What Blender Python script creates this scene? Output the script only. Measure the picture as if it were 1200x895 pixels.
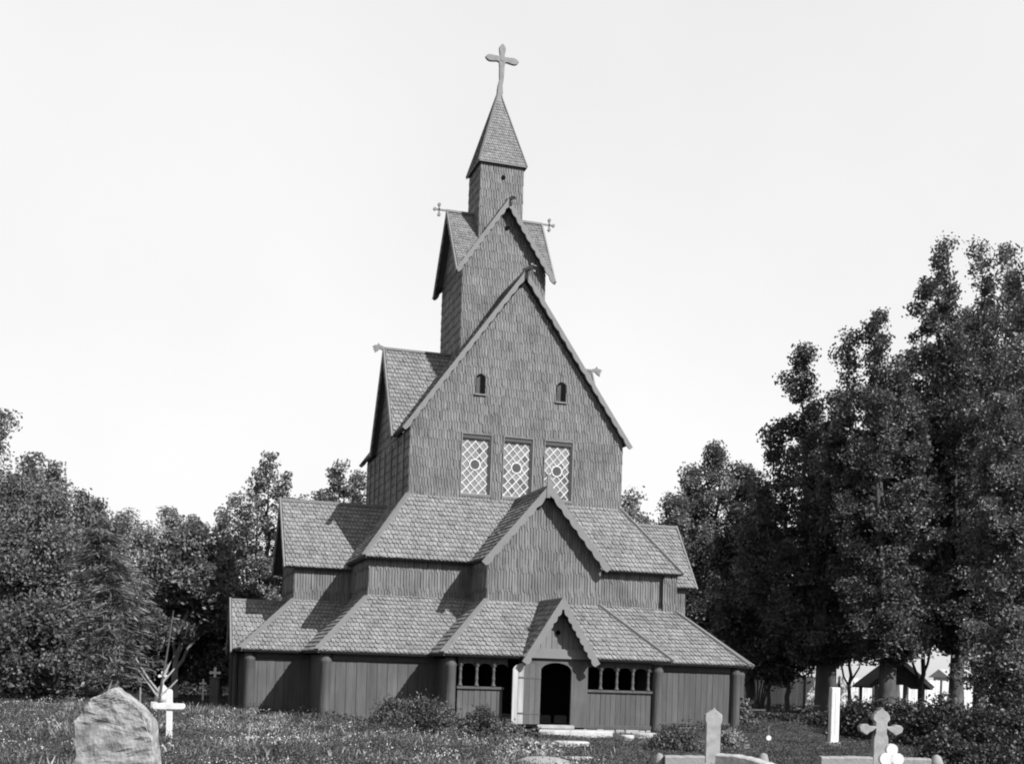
import bpy, math, random
import numpy as np
from mathutils import Vector, Matrix

# ---------------------------------------------------------------- clear
for o in list(bpy.data.objects): bpy.data.objects.remove(o)
SC = bpy.context.scene
COL = SC.collection
R = math.radians

# ---------------------------------------------------------------- camera
F, CY = 1442.09, 789.167
CAM = Vector((-12.480, -45.663, 1.699))
yaw, pit, rol = R(16.770), R(-0.147), R(1.861)
fx = Vector((math.cos(yaw), -math.sin(yaw), 0)); fy = Vector((math.sin(yaw), math.cos(yaw), 0)); fz = Vector((0, 0, 1))
fwd = fy*math.cos(pit)+fz*math.sin(pit); upv = fz*math.cos(pit)-fy*math.sin(pit)
RT = fx*math.cos(rol)+upv*math.sin(rol); UP = upv*math.cos(rol)-fx*math.sin(rol)
cd = bpy.data.cameras.new('camera'); cam = bpy.data.objects.new('camera', cd); COL.objects.link(cam)
cam.matrix_world = Matrix(((RT.x, UP.x, -fwd.x, CAM.x), (RT.y, UP.y, -fwd.y, CAM.y), (RT.z, UP.z, -fwd.z, CAM.z), (0, 0, 0, 1)))
cd.sensor_width = 36; cd.lens = F/1200*36; cd.shift_y = (CY-447.5)/1200; cd.clip_end = 5000; cd.clip_start = .1
SC.camera = cam

# ---------------------------------------------------------------- light
SUN = Vector((.43, -.68, .64)).normalized()          # towards the sun
w = bpy.data.worlds.new('World'); SC.world = w; w.use_nodes = True
nt = w.node_tree; bg = nt.nodes['Background']
sky = nt.nodes.new('ShaderNodeTexSky'); sky.sky_type = 'NISHITA'; sky.sun_disc = False
sky.sun_elevation = math.asin(SUN.z); sky.sun_rotation = math.atan2(SUN.x, SUN.y)
sky.dust_density = 2.0; sky.air_density = 1.0
sep = nt.nodes.new('ShaderNodeSeparateColor')           # a blue-sensitive plate: the sky's blue channel only
nt.links.new(sky.outputs[0], sep.inputs[0]); 
pw = nt.nodes.new('ShaderNodeMath'); pw.operation = 'POWER'; pw.inputs[1].default_value = .2     # milky, evenly bright summer haze
nt.links.new(sep.outputs[2], pw.inputs[0]); ml = nt.nodes.new('ShaderNodeMath'); ml.operation = 'MULTIPLY'; ml.inputs[1].default_value = 2.36
nt.links.new(pw.outputs[0], ml.inputs[0]); tcw = nt.nodes.new('ShaderNodeTexCoord'); nz = nt.nodes.new('ShaderNodeTexNoise'); nz.inputs['Scale'].default_value = 3.2; nz.inputs['Detail'].default_value = 6
nt.links.new(tcw.outputs['Generated'], nz.inputs['Vector']); mrw = nt.nodes.new('ShaderNodeMapRange'); mrw.inputs[1].default_value = .3; mrw.inputs[2].default_value = .7; mrw.inputs[3].default_value = .955; mrw.inputs[4].default_value = 1.035
m2w = nt.nodes.new('ShaderNodeMath'); m2w.operation = 'MULTIPLY'; nt.links.new(nz.outputs[0], mrw.inputs[0]); nt.links.new(mrw.outputs[0], m2w.inputs[0]); nt.links.new(ml.outputs[0], m2w.inputs[1])
nt.links.new(m2w.outputs[0], bg.inputs[0]); bg.inputs[1].default_value = .15
sl = bpy.data.lights.new('sun', 'SUN'); sl.energy = 5.0; sl.angle = R(.5); sl.color = (1, 1, 1)
so = bpy.data.objects.new('sun', sl); COL.objects.link(so); so.rotation_euler = SUN.to_track_quat('Z', 'Y').to_euler(); so.location = (30, -40, 50)
SC.view_settings.view_transform = 'Standard'; SC.view_settings.look = 'None'; SC.view_settings.exposure = 1.0; SC.view_settings.gamma = 1
SC.view_settings.use_curve_mapping = False
SC.cycles.pixel_filter_type = 'BLACKMAN_HARRIS'; SC.cycles.filter_width = 2.0
SC.cycles.max_bounces = 6; SC.cycles.transparent_max_bounces = 8

# ---------------------------------------------------------------- helpers
def at(px, D, py=None, z=None):
    """photo column px at distance D -> world x, y (real place used for every free-standing thing)"""
    a = (px-600)/F
    p = CAM+(fwd+RT*a)*D
    return Vector((p.x, p.y))
def zat(px, py, D):
    return (CAM+(fwd+RT*((px-600)/F)+UP*((CY-py)/F))*D).z
def smooth(t): t = max(0., min(1., t)); return t*t*(3-2*t)
def gz(x, y):
    h = -.2*(1-smooth((y+8.8)/1.6)) if abs(x) < 60 else 0.
    h = -.2*(1-smooth((y+8.9)/1.5))
    h += .55*math.exp(-((x+19)/5.5)**2-((y+13)/6)**2)
    h += .05*math.sin(x*.9+1)*math.sin(y*.7)
    if y > -9.5 and abs(x) < 10 and y < 9: h = min(h, .0)
    return h

def newobj(name, me, parent=None, m=None, label=None, cat=None, group=None, kind=None, loc=None):
    o = bpy.data.objects.new(name, me); COL.objects.link(o)
    if parent is not None: o.parent = parent
    if m is not None:
        me.materials.clear(); me.materials.append(m)
    if label: o['label'] = label
    if cat: o['category'] = cat
    if group: o['group'] = group
    if kind: o['kind'] = kind
    if loc is not None: o.location = loc
    return o
def thing(name, label, cat, loc=(0, 0, 0), rz=0, group=None):
    o = bpy.data.objects.new(name, None); COL.objects.link(o); o.location = loc; o.rotation_euler = (0, 0, rz)
    o.empty_display_size = .2
    o['label'] = label; o['category'] = cat
    if group: o['group'] = group
    return o

class MB:
    def __init__(s): s.v = []; s.f = []
    def add(s, vs, fs):
        n = len(s.v); s.v.extend(tuple(p) for p in vs); s.f.extend(tuple(i+n for i in f) for f in fs)
    def extrude(s, poly, c0, c1):
        """poly: list of 3D Vectors (CCW seen against n); c0,c1 Vectors offsets"""
        n = len(poly)
        s.add([p+c0 for p in poly]+[p+c1 for p in poly],
              [tuple(range(n-1, -1, -1)), tuple(range(n, 2*n))]+[(i, (i+1) % n, n+(i+1) % n, n+i) for i in range(n)])
    def box(s, x0, y0, z0, x1, y1, z1):
        s.add([(x0, y0, z0), (x1, y0, z0), (x1, y1, z0), (x0, y1, z0), (x0, y0, z1), (x1, y0, z1), (x1, y1, z1), (x0, y1, z1)],
              [(3, 2, 1, 0), (4, 5, 6, 7), (0, 1, 5, 4), (1, 2, 6, 5), (2, 3, 7, 6), (3, 0, 4, 7)])
    def beam(s, p, q, wd, ht, up=Vector((0, 0, 1))):
        p = Vector(p); q = Vector(q); d = (q-p).normalized(); sd = d.cross(up).normalized(); u = sd.cross(d).normalized()
        a = sd*wd/2; b = u*ht/2
        c = [p-a-b, p+a-b, p+a+b, p-a+b]; L = q-p
        s.add(c+[x+L for x in c], [(3, 2, 1, 0), (4, 5, 6, 7), (0, 1, 5, 4), (1, 2, 6, 5), (2, 3, 7, 6), (3, 0, 4, 7)])
    def tube(s, pts, rad, n=8, cap=True):
        pts = [Vector(p) for p in pts]; vs = []; fs = []
        for i, p in enumerate(pts):
            d = (pts[min(i+1, len(pts)-1)]-pts[max(i-1, 0)]).normalized()
            ref = Vector((0, 0, 1)) if abs(d.z) < .9 else Vector((1, 0, 0))
            a = d.cross(ref).normalized(); b = d.cross(a).normalized()
            for k in range(n):
                t = 2*math.pi*k/n; vs.append(p+(a*math.cos(t)+b*math.sin(t))*rad[i])
        for i in range(len(pts)-1):
            for k in range(n):
                fs.append((i*n+k, i*n+(k+1) % n, (i+1)*n+(k+1) % n, (i+1)*n+k))
        if cap: fs.append(tuple(range(n))); fs.append(tuple(range((len(pts)-1)*n, len(pts)*n)))
        s.add(vs, fs)
    def lathe(s, c, prof, n=16):
        c = Vector(c); vs = []; fs = []
        for r, z in prof:
            for k in range(n): t = 2*math.pi*k/n; vs.append(c+Vector((r*math.cos(t), r*math.sin(t), z)))
        for i in range(len(prof)-1):
            for k in range(n): fs.append((i*n+k, i*n+(k+1) % n, (i+1)*n+(k+1) % n, (i+1)*n+k))
        fs.append(tuple(range(n-1, -1, -1))); fs.append(tuple(range((len(prof)-1)*n, len(prof)*n)))
        s.add(vs, fs)
    def mesh(s, name, smooth_=False):
        me = bpy.data.meshes.new(name); me.from_pydata(s.v, [], s.f); me.update()
        if smooth_: me.polygons.foreach_set('use_smooth', [True]*len(me.polygons))
        return me
    def build(s, name, m, parent=None, smooth_=False, bevel=0, **k):
        o = newobj(name, s.mesh(name, smooth_), parent, m, **k)
        if bevel:
            b = o.modifiers.new('b', 'BEVEL'); b.width = bevel; b.segments = 2; b.limit_method = 'ANGLE'
        return o

# ---------------------------------------------------------------- materials (the place seen in greys)
def mat(name, base, var=.25, island=.0, rough=.8, scale=(3, 3, 3), detail=6, bump=.0, bscale=None, spec=.3, spots=0., spotv=.5, spotscale=1.2, trans=0.):
    m = bpy.data.materials.new(name); m.use_nodes = True; n = m.node_tree; L = n.links
    b = n.nodes['Principled BSDF']; b.inputs['Roughness'].default_value = rough; b.inputs['Specular IOR Level'].default_value = spec
    tc = n.nodes.new('ShaderNodeTexCoord'); mp = n.nodes.new('ShaderNodeMapping'); mp.inputs['Scale'].default_value = scale
    L.new(tc.outputs['Object'], mp.inputs[0])
    no = n.nodes.new('ShaderNodeTexNoise'); no.inputs['Scale'].default_value = 1; no.inputs['Detail'].default_value = detail; no.inputs['Roughness'].default_value = .65
    L.new(mp.outputs[0], no.inputs['Vector'])
    mr = n.nodes.new('ShaderNodeMapRange'); mr.inputs[1].default_value = .25; mr.inputs[2].default_value = .75
    mr.inputs[3].default_value = base*(1-var); mr.inputs[4].default_value = base*(1+var); L.new(no.outputs[0], mr.inputs[0])
    out = mr.outputs[0]
    def mul(a, bsock=None, val=1.):
        q = n.nodes.new('ShaderNodeMath'); q.operation = 'MULTIPLY'; L.new(a, q.inputs[0])
        if bsock is not None: L.new(bsock, q.inputs[1])
        else: q.inputs[1].default_value = val
        return q.outputs[0]
    if island:
        g = n.nodes.new('ShaderNodeNewGeometry'); r2 = n.nodes.new('ShaderNodeMapRange'); r2.inputs[3].default_value = 1-island; r2.inputs[4].default_value = 1+island
        L.new(g.outputs['Random Per Island'], r2.inputs[0]); out = mul(out, r2.outputs[0])
    if spots:
        s2 = n.nodes.new('ShaderNodeTexNoise'); s2.inputs['Scale'].default_value = spotscale; s2.inputs['Detail'].default_value = 5
        L.new(tc.outputs['Object'], s2.inputs['Vector'])
        r3 = n.nodes.new('ShaderNodeMapRange'); r3.inputs[1].default_value = .5; r3.inputs[2].default_value = .68; r3.inputs[3].default_value = 1; r3.inputs[4].default_value = 1+(spotv-1)*spots
        L.new(s2.outputs[0], r3.inputs[0]); out = mul(out, r3.outputs[0])
    cb = n.nodes.new('ShaderNodeCombineColor'); L.new(out, cb.inputs[0]); L.new(out, cb.inputs[1]); L.new(out, cb.inputs[2])
    L.new(cb.outputs[0], b.inputs['Base Color'])
    if bump:
        bn = n.nodes.new('ShaderNodeTexNoise'); bn.inputs['Detail'].default_value = 8; bn.inputs['Scale'].default_value = 1
        mp2 = n.nodes.new('ShaderNodeMapping'); mp2.inputs['Scale'].default_value = bscale or scale; L.new(tc.outputs['Object'], mp2.inputs[0]); L.new(mp2.outputs[0], bn.inputs['Vector'])
        bu = n.nodes.new('ShaderNodeBump'); bu.inputs['Strength'].default_value = bump; bu.inputs['Distance'].default_value = .02
        L.new(bn.outputs[0], bu.inputs['Height']); L.new(bu.outputs[0], b.inputs['Normal'])
    if trans:
        tr = n.nodes.new('ShaderNodeBsdfTranslucent'); L.new(cb.outputs[0], tr.inputs[0]); mx = n.nodes.new('ShaderNodeMixShader'); mx.inputs[0].default_value = trans
        o = n.nodes['Material Output']; L.new(b.outputs[0], mx.inputs[1]); L.new(tr.outputs[0], mx.inputs[2]); L.new(mx.outputs[0], o.inputs[0])
    return m
M = {}
M['roof'] = mat('roof_shingle', 0.125, .3, .16, .75, (2, 2, 6), bump=.3, bscale=(14, 14, 30), spots=.6, spotv=.7)
M['roofbase'] = mat('roof_underlay', .05, .2, 0, .9)
M['wall'] = mat('wall_shingle', 0.108, .3, .17, .72, (5, 5, 1.2), bump=.4, bscale=(40, 40, 4), spots=.8, spotv=.6, spotscale=.7)
M['wallbase'] = mat('wall_backing', .05, .2, 0, .9)
M['plank'] = mat('tarred_plank', 0.052, .30, .16, .75, (9, 9, .8), bump=.5, bscale=(40, 40, 3), spots=.7, spotv=1.35, spotscale=.7)
M['column'] = mat('tarred_column', 0.052, .45, 0, .8, (12, 12, .6), bump=1., bscale=(26, 26, 1.2), spots=.6, spotv=.7)
M['trim'] = mat('weathered_board', 0.118, .22, .12, .7, (2, 2, 2), bump=.3, bscale=(8, 8, 8), spots=.6, spotv=.7, spotscale=2)
M['dark'] = mat('unlit_interior', .006, .2, 0, 1., spec=0.)  # near-black colour stands in for unlit space behind doorway, openings and vents
M['darkwood_shade'] = mat('dark_wood_shade', .05, .2, 0, .9)  # dark wood, and shade painted under eaves and in window recesses
M['paleleaf'] = mat('bleached_board', 0.2, .6, .25, .7, (14, 14, .5), bump=.3)
M['stonewall'] = mat('field_stone', 0.2, .4, .3, .9, (4, 4, 4), bump=.6, bscale=(14, 14, 14))
M['slabstone'] = mat('step_stone', 0.24, .3, .25, .9, (3, 3, 3), bump=.6, bscale=(10, 10, 10))
M['cross'] = mat('carved_oak', 0.13, .25, 0, .7, (6, 6, 3), bump=.4, bscale=(20, 20, 10))
M['white'] = mat('white_paint', 0.44, .12, .03, .6, (4, 4, 2), bump=.1, spots=.5, spotv=.75, spotscale=5)
M['whitestone'] = mat('pale_marble', 0.3, .2, 0, .7, (5, 5, 2), bump=.2, spots=.6, spotv=.7, spotscale=4)
M['greystone'] = mat('grey_granite', 0.21, .3, 0, .85, (5, 5, 5), bump=.5, bscale=(40, 40, 40), spots=.6, spotv=.7, spotscale=4)
M['kerb'] = mat('lichened_kerb', 0.18, .3, .1, .9, (4, 4, 4), bump=.6, bscale=(20, 20, 20), spots=.7, spotv=.6, spotscale=4)
M['rock'] = mat('rough_rock', .19, .45, 0, .95, (9, 9, 7), detail=12, bump=1., bscale=(26, 26, 20), spots=1., spotv=.45, spotscale=4, spec=.1)
M['brick'] = mat('dark_pillar', 0.08, .3, 0, .8, (4, 4, 4), bump=.4)
M['bark'] = mat('tree_bark', 0.045, .45, 0, .9, (6, 6, 1.5), bump=.8, bscale=(16, 16, 4))
M['palebark'] = mat('pale_bark', 0.16, .4, 0, .9, (6, 6, 1.5), bump=.6)
M['lead'] = mat('window_lead', 0.36, .12, .15, .6)
M['pane'] = mat('old_glass', 0.12, .35, .0, .3, (1.5, 1.5, 1.5), spec=.6)
M['panedark'] = mat('broken_glass', .06, .35, .0, .3)
M['fence'] = mat('pale_board', .48, .25, .15, .8, (5, 5, 1))
M['grass'] = mat('grass_blade', 0.055, .35, .45, .75, (.5, .5, .5), spots=.8, spotv=.55, spotscale=.35, spec=.2, trans=.25)
M['herb'] = mat('meadow_herb', 0.068, .4, .6, .8, (.8, .8, .8), spots=.8, spotv=.5, spotscale=.5, spec=.15, trans=.2)
M['drygrass'] = mat('dry_grass', 0.22, .3, .5, .8, (.5, .5, .5), spec=.2, trans=.25)
M['flower'] = mat('white_flower', 0.3, .2, .35, .8)
M['soil'] = mat('turf_soil', 0.04, .5, 0, 1, (1.2, 1.2, 1.2), bump=.8, bscale=(6, 6, 6), spec=.1)
def leafmat(name, base, island=.5): return mat(name, base, .3, island, .5, (.35, .35, .35), spec=.35, trans=.22)
M['leaf_dark'] = leafmat('leaf_dark', 0.06, .55)
M['leaf_mid'] = leafmat('leaf_mid', 0.105, .5)
M['leaf_pale'] = leafmat('leaf_pale', 0.17, .45)
M['leaf_silver'] = leafmat('leaf_silver', 0.1, .4)
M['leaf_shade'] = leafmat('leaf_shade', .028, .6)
M['leaf_needle'] = leafmat('leaf_needle', .05, .4)

# ---------------------------------------------------------------- ground
def build_ground():
    xs = np.concatenate([[-1500, -600, -250, -120, -80], np.arange(-60, 61, .8), [80, 120, 250, 600, 1500]])
    ys = np.concatenate([[-400, -200, -100, -70], np.arange(-52, 60, .8), [80, 120, 200, 400, 900, 2500]])
    v = [(x, y, gz(x, y)-.03) for y in ys for x in xs]; nx = len(xs)
    f = [(j*nx+i, j*nx+i+1, (j+1)*nx+i+1, (j+1)*nx+i) for j in range(len(ys)-1) for i in range(nx-1)]
    me = bpy.data.meshes.new('ground'); me.from_pydata(v, [], f); me.polygons.foreach_set('use_smooth', [True]*len(f))
    newobj('ground', me, m=M['soil'], kind='structure', label='weedy churchyard turf around the church')
build_ground()

# ================================================================= CHURCH
church = thing('stave_church', 'tall dark stave church with stacked shingled roofs and a cross-topped spire', 'church', (0, 0, 0))
rng = random.Random(7)

def clip_poly(sub, clip):
    out = sub
    m = len(clip)
    for i in range(m):
        ax, ay = clip[i]; bx, by = clip[(i+1) % m]
        inp = out; out = []
        if not inp: break
        ex, ey = bx-ax, by-ay
        def side(p): return ex*(p[1]-ay)-ey*(p[0]-ax)
        for k in range(len(inp)):
            p, q = inp[k], inp[(k+1) % len(inp)]; sp, sq = side(p), side(q)
            if sp >= 0: out.append(p)
            if (sp > 0 and sq < 0) or (sp < 0 and sq > 0):
                t = sp/(sp-sq); out.append((p[0]+(q[0]-p[0])*t, p[1]+(q[1]-p[1])*t))
    return out
class Plane:
    def __init__(s, O, u, n):
        s.O = Vector(O); s.u = Vector(u).normalized(); s.n = Vector(n).normalized(); s.v = s.n.cross(s.u)
    def P(s, a, b, c=0): return s.O+s.u*a+s.v*b+s.n*c
    def to(s, p): d = Vector(p)-s.O; return (d.dot(s.u), d.dot(s.v))
def plane_of(pts):
    p = [Vector(x) for x in pts]; u = (p[1]-p[0]).normalized(); n = u.cross(p[-1]-p[0]).normalized()
    pl = Plane(p[0], u, n); return pl, [pl.to(x) for x in p]
def slab(mb, pl, poly, c0, c1):
    mb.extrude([pl.P(a, b) for a, b in poly], pl.n*c0, pl.n*c1)
def shingles(mb, pl, poly, wd, ex, style, th=.03):
    us = [p[0] for p in poly]; vs = [p[1] for p in poly]
    j0 = math.floor((min(vs))/ex)-1; j1 = math.ceil(max(vs)/ex)
    ln = 1.28*ex
    for j in range(j0, j1+1):
        v0 = j*ex; off = (wd/2 if j % 2 else 0)
        i0 = math.floor((min(us)-off)/wd)-1; i1 = math.ceil((max(us)-off)/wd)+1
        for i in range(i0, i1+1):
            uc = off+i*wd+rng.uniform(-.04, .04)*wd; vv = v0+rng.uniform(-.05, .05)*ex*(1 if style == 'scale' else 2.2); h = wd*.5*(.95+rng.uniform(-.05, .04)); t = th*rng.uniform(.8, 1.25); sk = rng.uniform(-.06, .06)*wd*(1 if style == 'scale' else 2.2)
            if style == 'scale':
                h *= .96; sh = [(-h, .36*ex), (-.78*h, .12*ex), (-.32*h, 0), (.32*h, 0), (.78*h, .12*ex), (h, .36*ex), (h, ln), (-h, ln)]
            else:
                h *= .84; kt = min(.34*ex, .15); sh = [(-h, kt), (-.6*h, .3*kt), (0, 0), (.6*h, .3*kt), (h, kt), (h*.9, ln), (-h*.9, ln)]
            s2 = [(uc+a+sk*(1-b/ln), vv+b) for a, b in sh]
            c = clip_poly(s2, poly)
            if len(c) < 3: continue
            n = len(c); ti = rng.uniform(-.15, .15)*t
            top = [pl.P(a, b, t*(1-.85*(b-vv)/ln)+ti*(a-uc)/h) for a, b in c]
            bot = [pl.P(a, b, -.012) for a, b in c]
            mb.add(bot+top, [tuple(range(n, 2*n))]+[(k, (k+1) % n, n+(k+1) % n, n+k) for k in range(n)])
RW, RE, WW, WE = .14, .20, .10, .33
def roof(name, planes, parent, caps=(), small=1., **k):
    """planes: lists of 3D points, eave first; returns the roof part with its underlay and ridge boards below it"""
    mb = MB(); base = MB()
    for pts in planes:
        if isinstance(pts, tuple):
            pl, _ = plane_of(pts[0]); poly = [pl.to(x) for x in pts[1]]
        else: pl, poly = plane_of(pts)
        slab(base, pl, poly, -.09, -.008)
        shingles(mb, pl, poly, RW*small, RE*small, 'scale', .045*small)
    o = mb.build(name, M['roof'], parent, **k)
    base.build('roof_boarding', M['roofbase'], o)
    for (p, q, wd, ht) in caps:
        b = MB(); b.beam(p, q, wd, ht); b.build('ridge_board', M['trim'], o)
    return o
def wall(name, faces, parent, holes=None, wd=WW, ex=WE):
    """faces: (plane, [convex uv polys])"""
    mb = MB(); base = MB()
    for pl, polys in faces:
        for poly in polys:
            slab(base, pl, poly, -.12, -.006); shingles(mb, pl, poly, wd, ex, 'spear', .024 if ex < .5 else .028)
    o = mb.build(name, M['wall'], parent)
    base.build('wall_boarding', M['wallbase'], o)
    return o
def rect(x0, z0, x1, z1): return [(x0, z0), (x1, z0), (x1, z1), (x0, z1)]
def front(y): return Plane((0, y, 0), (1, 0, 0), (0, -1, 0))
def back(y): return Plane((0, y, 0), (-1, 0, 0), (0, 1, 0))
def left(x): return Plane((x, 0, 0), (0, -1, 0), (-1, 0, 0))    # u runs towards -y
def right(x): return Plane((x, 0, 0), (0, 1, 0), (1, 0, 0))

# scalloped barge board in a gable plane (coords: s = horizontal, z), facing outward normal n
def barge(parent, pl, top, bot, wd=.30, th=.06, scal=.34, amp=.07, off=0.):
    """top, bot in plane uv; scallops hang on the lower/inner side"""
    t0 = Vector(top); b = Vector(bot); d = (b-t0).normalized(); t = t0-d*wd*2; L = (b-t).length
    inn = Vector((d.y, -d.x));
    if inn.y > 0: inn = -inn
    n = max(2, int(L/scal)); outer = [t, b]; inner = []
    for i in range(n):
        for k in range(5):
            f = (i+k/5)/n; inner.append(t+d*L*f+inn*(wd+amp*math.sin(math.pi*k/5)))
    inner.append(b+inn*wd)
    poly = [t, b]+list(reversed(inner))
    # plumb end cut
    area = sum(poly[i].x*poly[(i+1) % len(poly)].y-poly[(i+1) % len(poly)].x*poly[i].y for i in range(len(poly)))
    if area < 0: poly.reverse()
    sg = 1 if b.x > t0.x else -1; xa, xb = sorted((t0.x+sg*.001, t0.x+sg*30))
    cp = clip_poly([(p.x, p.y) for p in poly], rect(xa, -5, xb, 60))
    mb = MB(); mb.extrude([pl.P(*p) for p in cp], pl.n*off, pl.n*(off+th))
    return mb.build('bargeboard', M['trim'], parent)
def hole_disc(parent, pl, c, r, name='round_vent'):
    mb = MB(); mb.extrude([pl.P(c[0]+r*math.cos(a*math.pi/8), c[1]+r*math.sin(a*math.pi/8)) for a in range(16)], pl.n*.03, pl.n*.04)
    return mb.build(name, M['dark'], parent)

# dragon-head finial outline, local +x outward
DR = [(-.25, -.05), (.05, -.05), (.2, .0), (.3, -.1), (.42, -.16), (.40, -.08), (.47, -.02), (.36, .02), (.50, .06), (.42, .13), (.31, .14), (.27, .23), (.22, .15), (.12, .12), (.02, .08), (-.25, .08)]
def dragon(parent, pos, dirv, s=1., th=.09):
    dv = Vector(dirv).normalized(); sd = dv.cross(Vector((0, 0, 1))).normalized(); pos = Vector(pos)
    mb = MB(); mb.extrude([pos+dv*a*s+Vector((0, 0, b*s)) for a, b in DR], sd*th/2, -sd*th/2)
    return mb.build('dragon_head', M['trim'], parent)
def small_cross(parent, pos, dirv, s=1.):
    """ridge-end cross seen flat from the front; lobed arms"""
    dv = Vector(dirv).normalized(); up = Vector((0, 0, 1)); sd = dv.cross(up); c = Vector(pos)+dv*.34*s
    mb = MB()
    mb.beam(Vector(pos)-dv*.1, c+dv*.15*s, .05, .06*s); mb.beam(c-up*.18*s, c+up*.18*s, .05, .06*s, dv)
    for k, o in enumerate((dv*.17*s, up*.19*s, -up*.19*s)):
        ctr = c+o
        mb.extrude([ctr+(dv*math.cos(a*math.pi/5)+up*math.sin(a*math.pi/5))*.062*s for a in range(10)], sd*.04, -sd*.04)
    return mb.build('ridge_cross', M['trim'], parent)

# ---- nave, upper storey
A, B = 3.9, 4.2
front_polys = [rect(-A, 7.3, A, 7.74), rect(-A, 7.74, -2.11, 9.90), rect(-.94, 7.74, -.60, 9.90), rect(.58, 7.74, .91, 9.90), rect(2.07, 7.74, A, 9.90),
               [(-A, 9.90), (A, 9.90), (A, 10.02), (0, 15.36), (-A, 10.02)]]
ARCH = 0
side_w = rect(-B, 7.3, B, 9.93); side_t = [(-2.15, 9.93), (2.15, 9.93), (0, 13.42)]
nave = wall('nave_wall', [(front(-B), front_polys), (left(-A), [side_w, side_t]), (right(A), [side_w, side_t]),
                          (back(B), [rect(-A, 7.3, A, 9.9), [(-A, 9.9), (A, 9.9), (A, 10.02), (0, 15.36), (-A, 10.02)]])], church)
rz, ez, ex_ = 15.62, 9.96, 4.09
yF = -4.40; yB = 4.40
nroof = roof('nave_roof', [
    *[(full, c) for full, s in (([(-ex_, yB, ez), (-ex_, yF, ez), (0, yF, rz), (0, yB, rz)], -1), ([(ex_, yF, ez), (ex_, yB, ez), (0, yB, rz), (0, yF, rz)], 1))
      for c in [[(x*s, y*s, z) for x, y, z in q] for q in (
        [(ex_, yF, ez), (ex_, -2.14, ez), (0, -2.14, rz), (0, yF, rz)], [(ex_, 2.14, ez), (ex_, yB, ez), (0, yB, rz), (0, 2.14, rz)],
        [(4.0, -2.14, 10.1), (1.40, 0, 13.68), (0, 0, rz), (0, -2.14, rz)], [(1.40, 0, 13.68), (4.0, 2.14, 10.1), (0, 2.14, rz), (0, 0, rz)])]],
    [(-4.10, -2.17, 9.98), (-1.3, -2.17, 9.98), (-1.3, 0, 13.57), (-4.10, 0, 13.57)],
    [(-1.3, 2.17, 9.98), (-4.10, 2.17, 9.98), (-4.10, 0, 13.57), (-1.3, 0, 13.57)],
    [(1.3, -2.17, 9.98), (4.10, -2.17, 9.98), (4.10, 0, 13.57), (1.3, 0, 13.57)],
    [(4.10, 2.17, 9.98), (1.3, 2.17, 9.98), (1.3, 0, 13.57), (4.10, 0, 13.57)]],
    church, caps=[((0, yF+.02, rz+.03), (0, yB, rz+.03), .16, .1), ((-4.12, 0, 13.60), (-1.45, 0, 13.60), .12, .08), ((4.12, 0, 13.60), (1.45, 0, 13.60), .12, .08)])
pl = front(yF)
barge(nroof, pl, (0, 15.72), (-4.22, 9.86), wd=.135, amp=.04, scal=.42, off=-.05); barge(nroof, pl, (0, 15.72), (4.22, 9.86), wd=.135, amp=.04, scal=.42, off=-.05)
pl = back(yB)
barge(nroof, pl, (0, 15.72), (-4.22, 9.86), wd=.135, amp=.04, scal=.42, off=-.05); barge(nroof, pl, (0, 15.72), (4.22, 9.86), wd=.135, amp=.04, scal=.42, off=-.05)
for s, pl in ((-1, left(-4.12)), (1, right(4.12))):
    barge(nroof, pl, (0, 13.66), (-2.25, 9.94), wd=.2, amp=.04); barge(nroof, pl, (0, 13.66), (2.25, 9.94), wd=.2, amp=.04)
    dragon(nroof, (s*4.1, 0, 13.56), (s, 0, 0), .95)
dragon(nroof, (.04, yF-.02, 15.72), (.55, -1, .0), .8, .12)
# side buttress-like cover boards on the left wall
for y in (-3.3, -2.2, -1.1, .2, 1.3, 2.3, 3.3):
    mb = MB(); mb.box(-A-.06, y-.045, 7.5, -A-.03, y+.045, 9.8); mb.build('cover_strip', M['wall'], nave)

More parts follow.
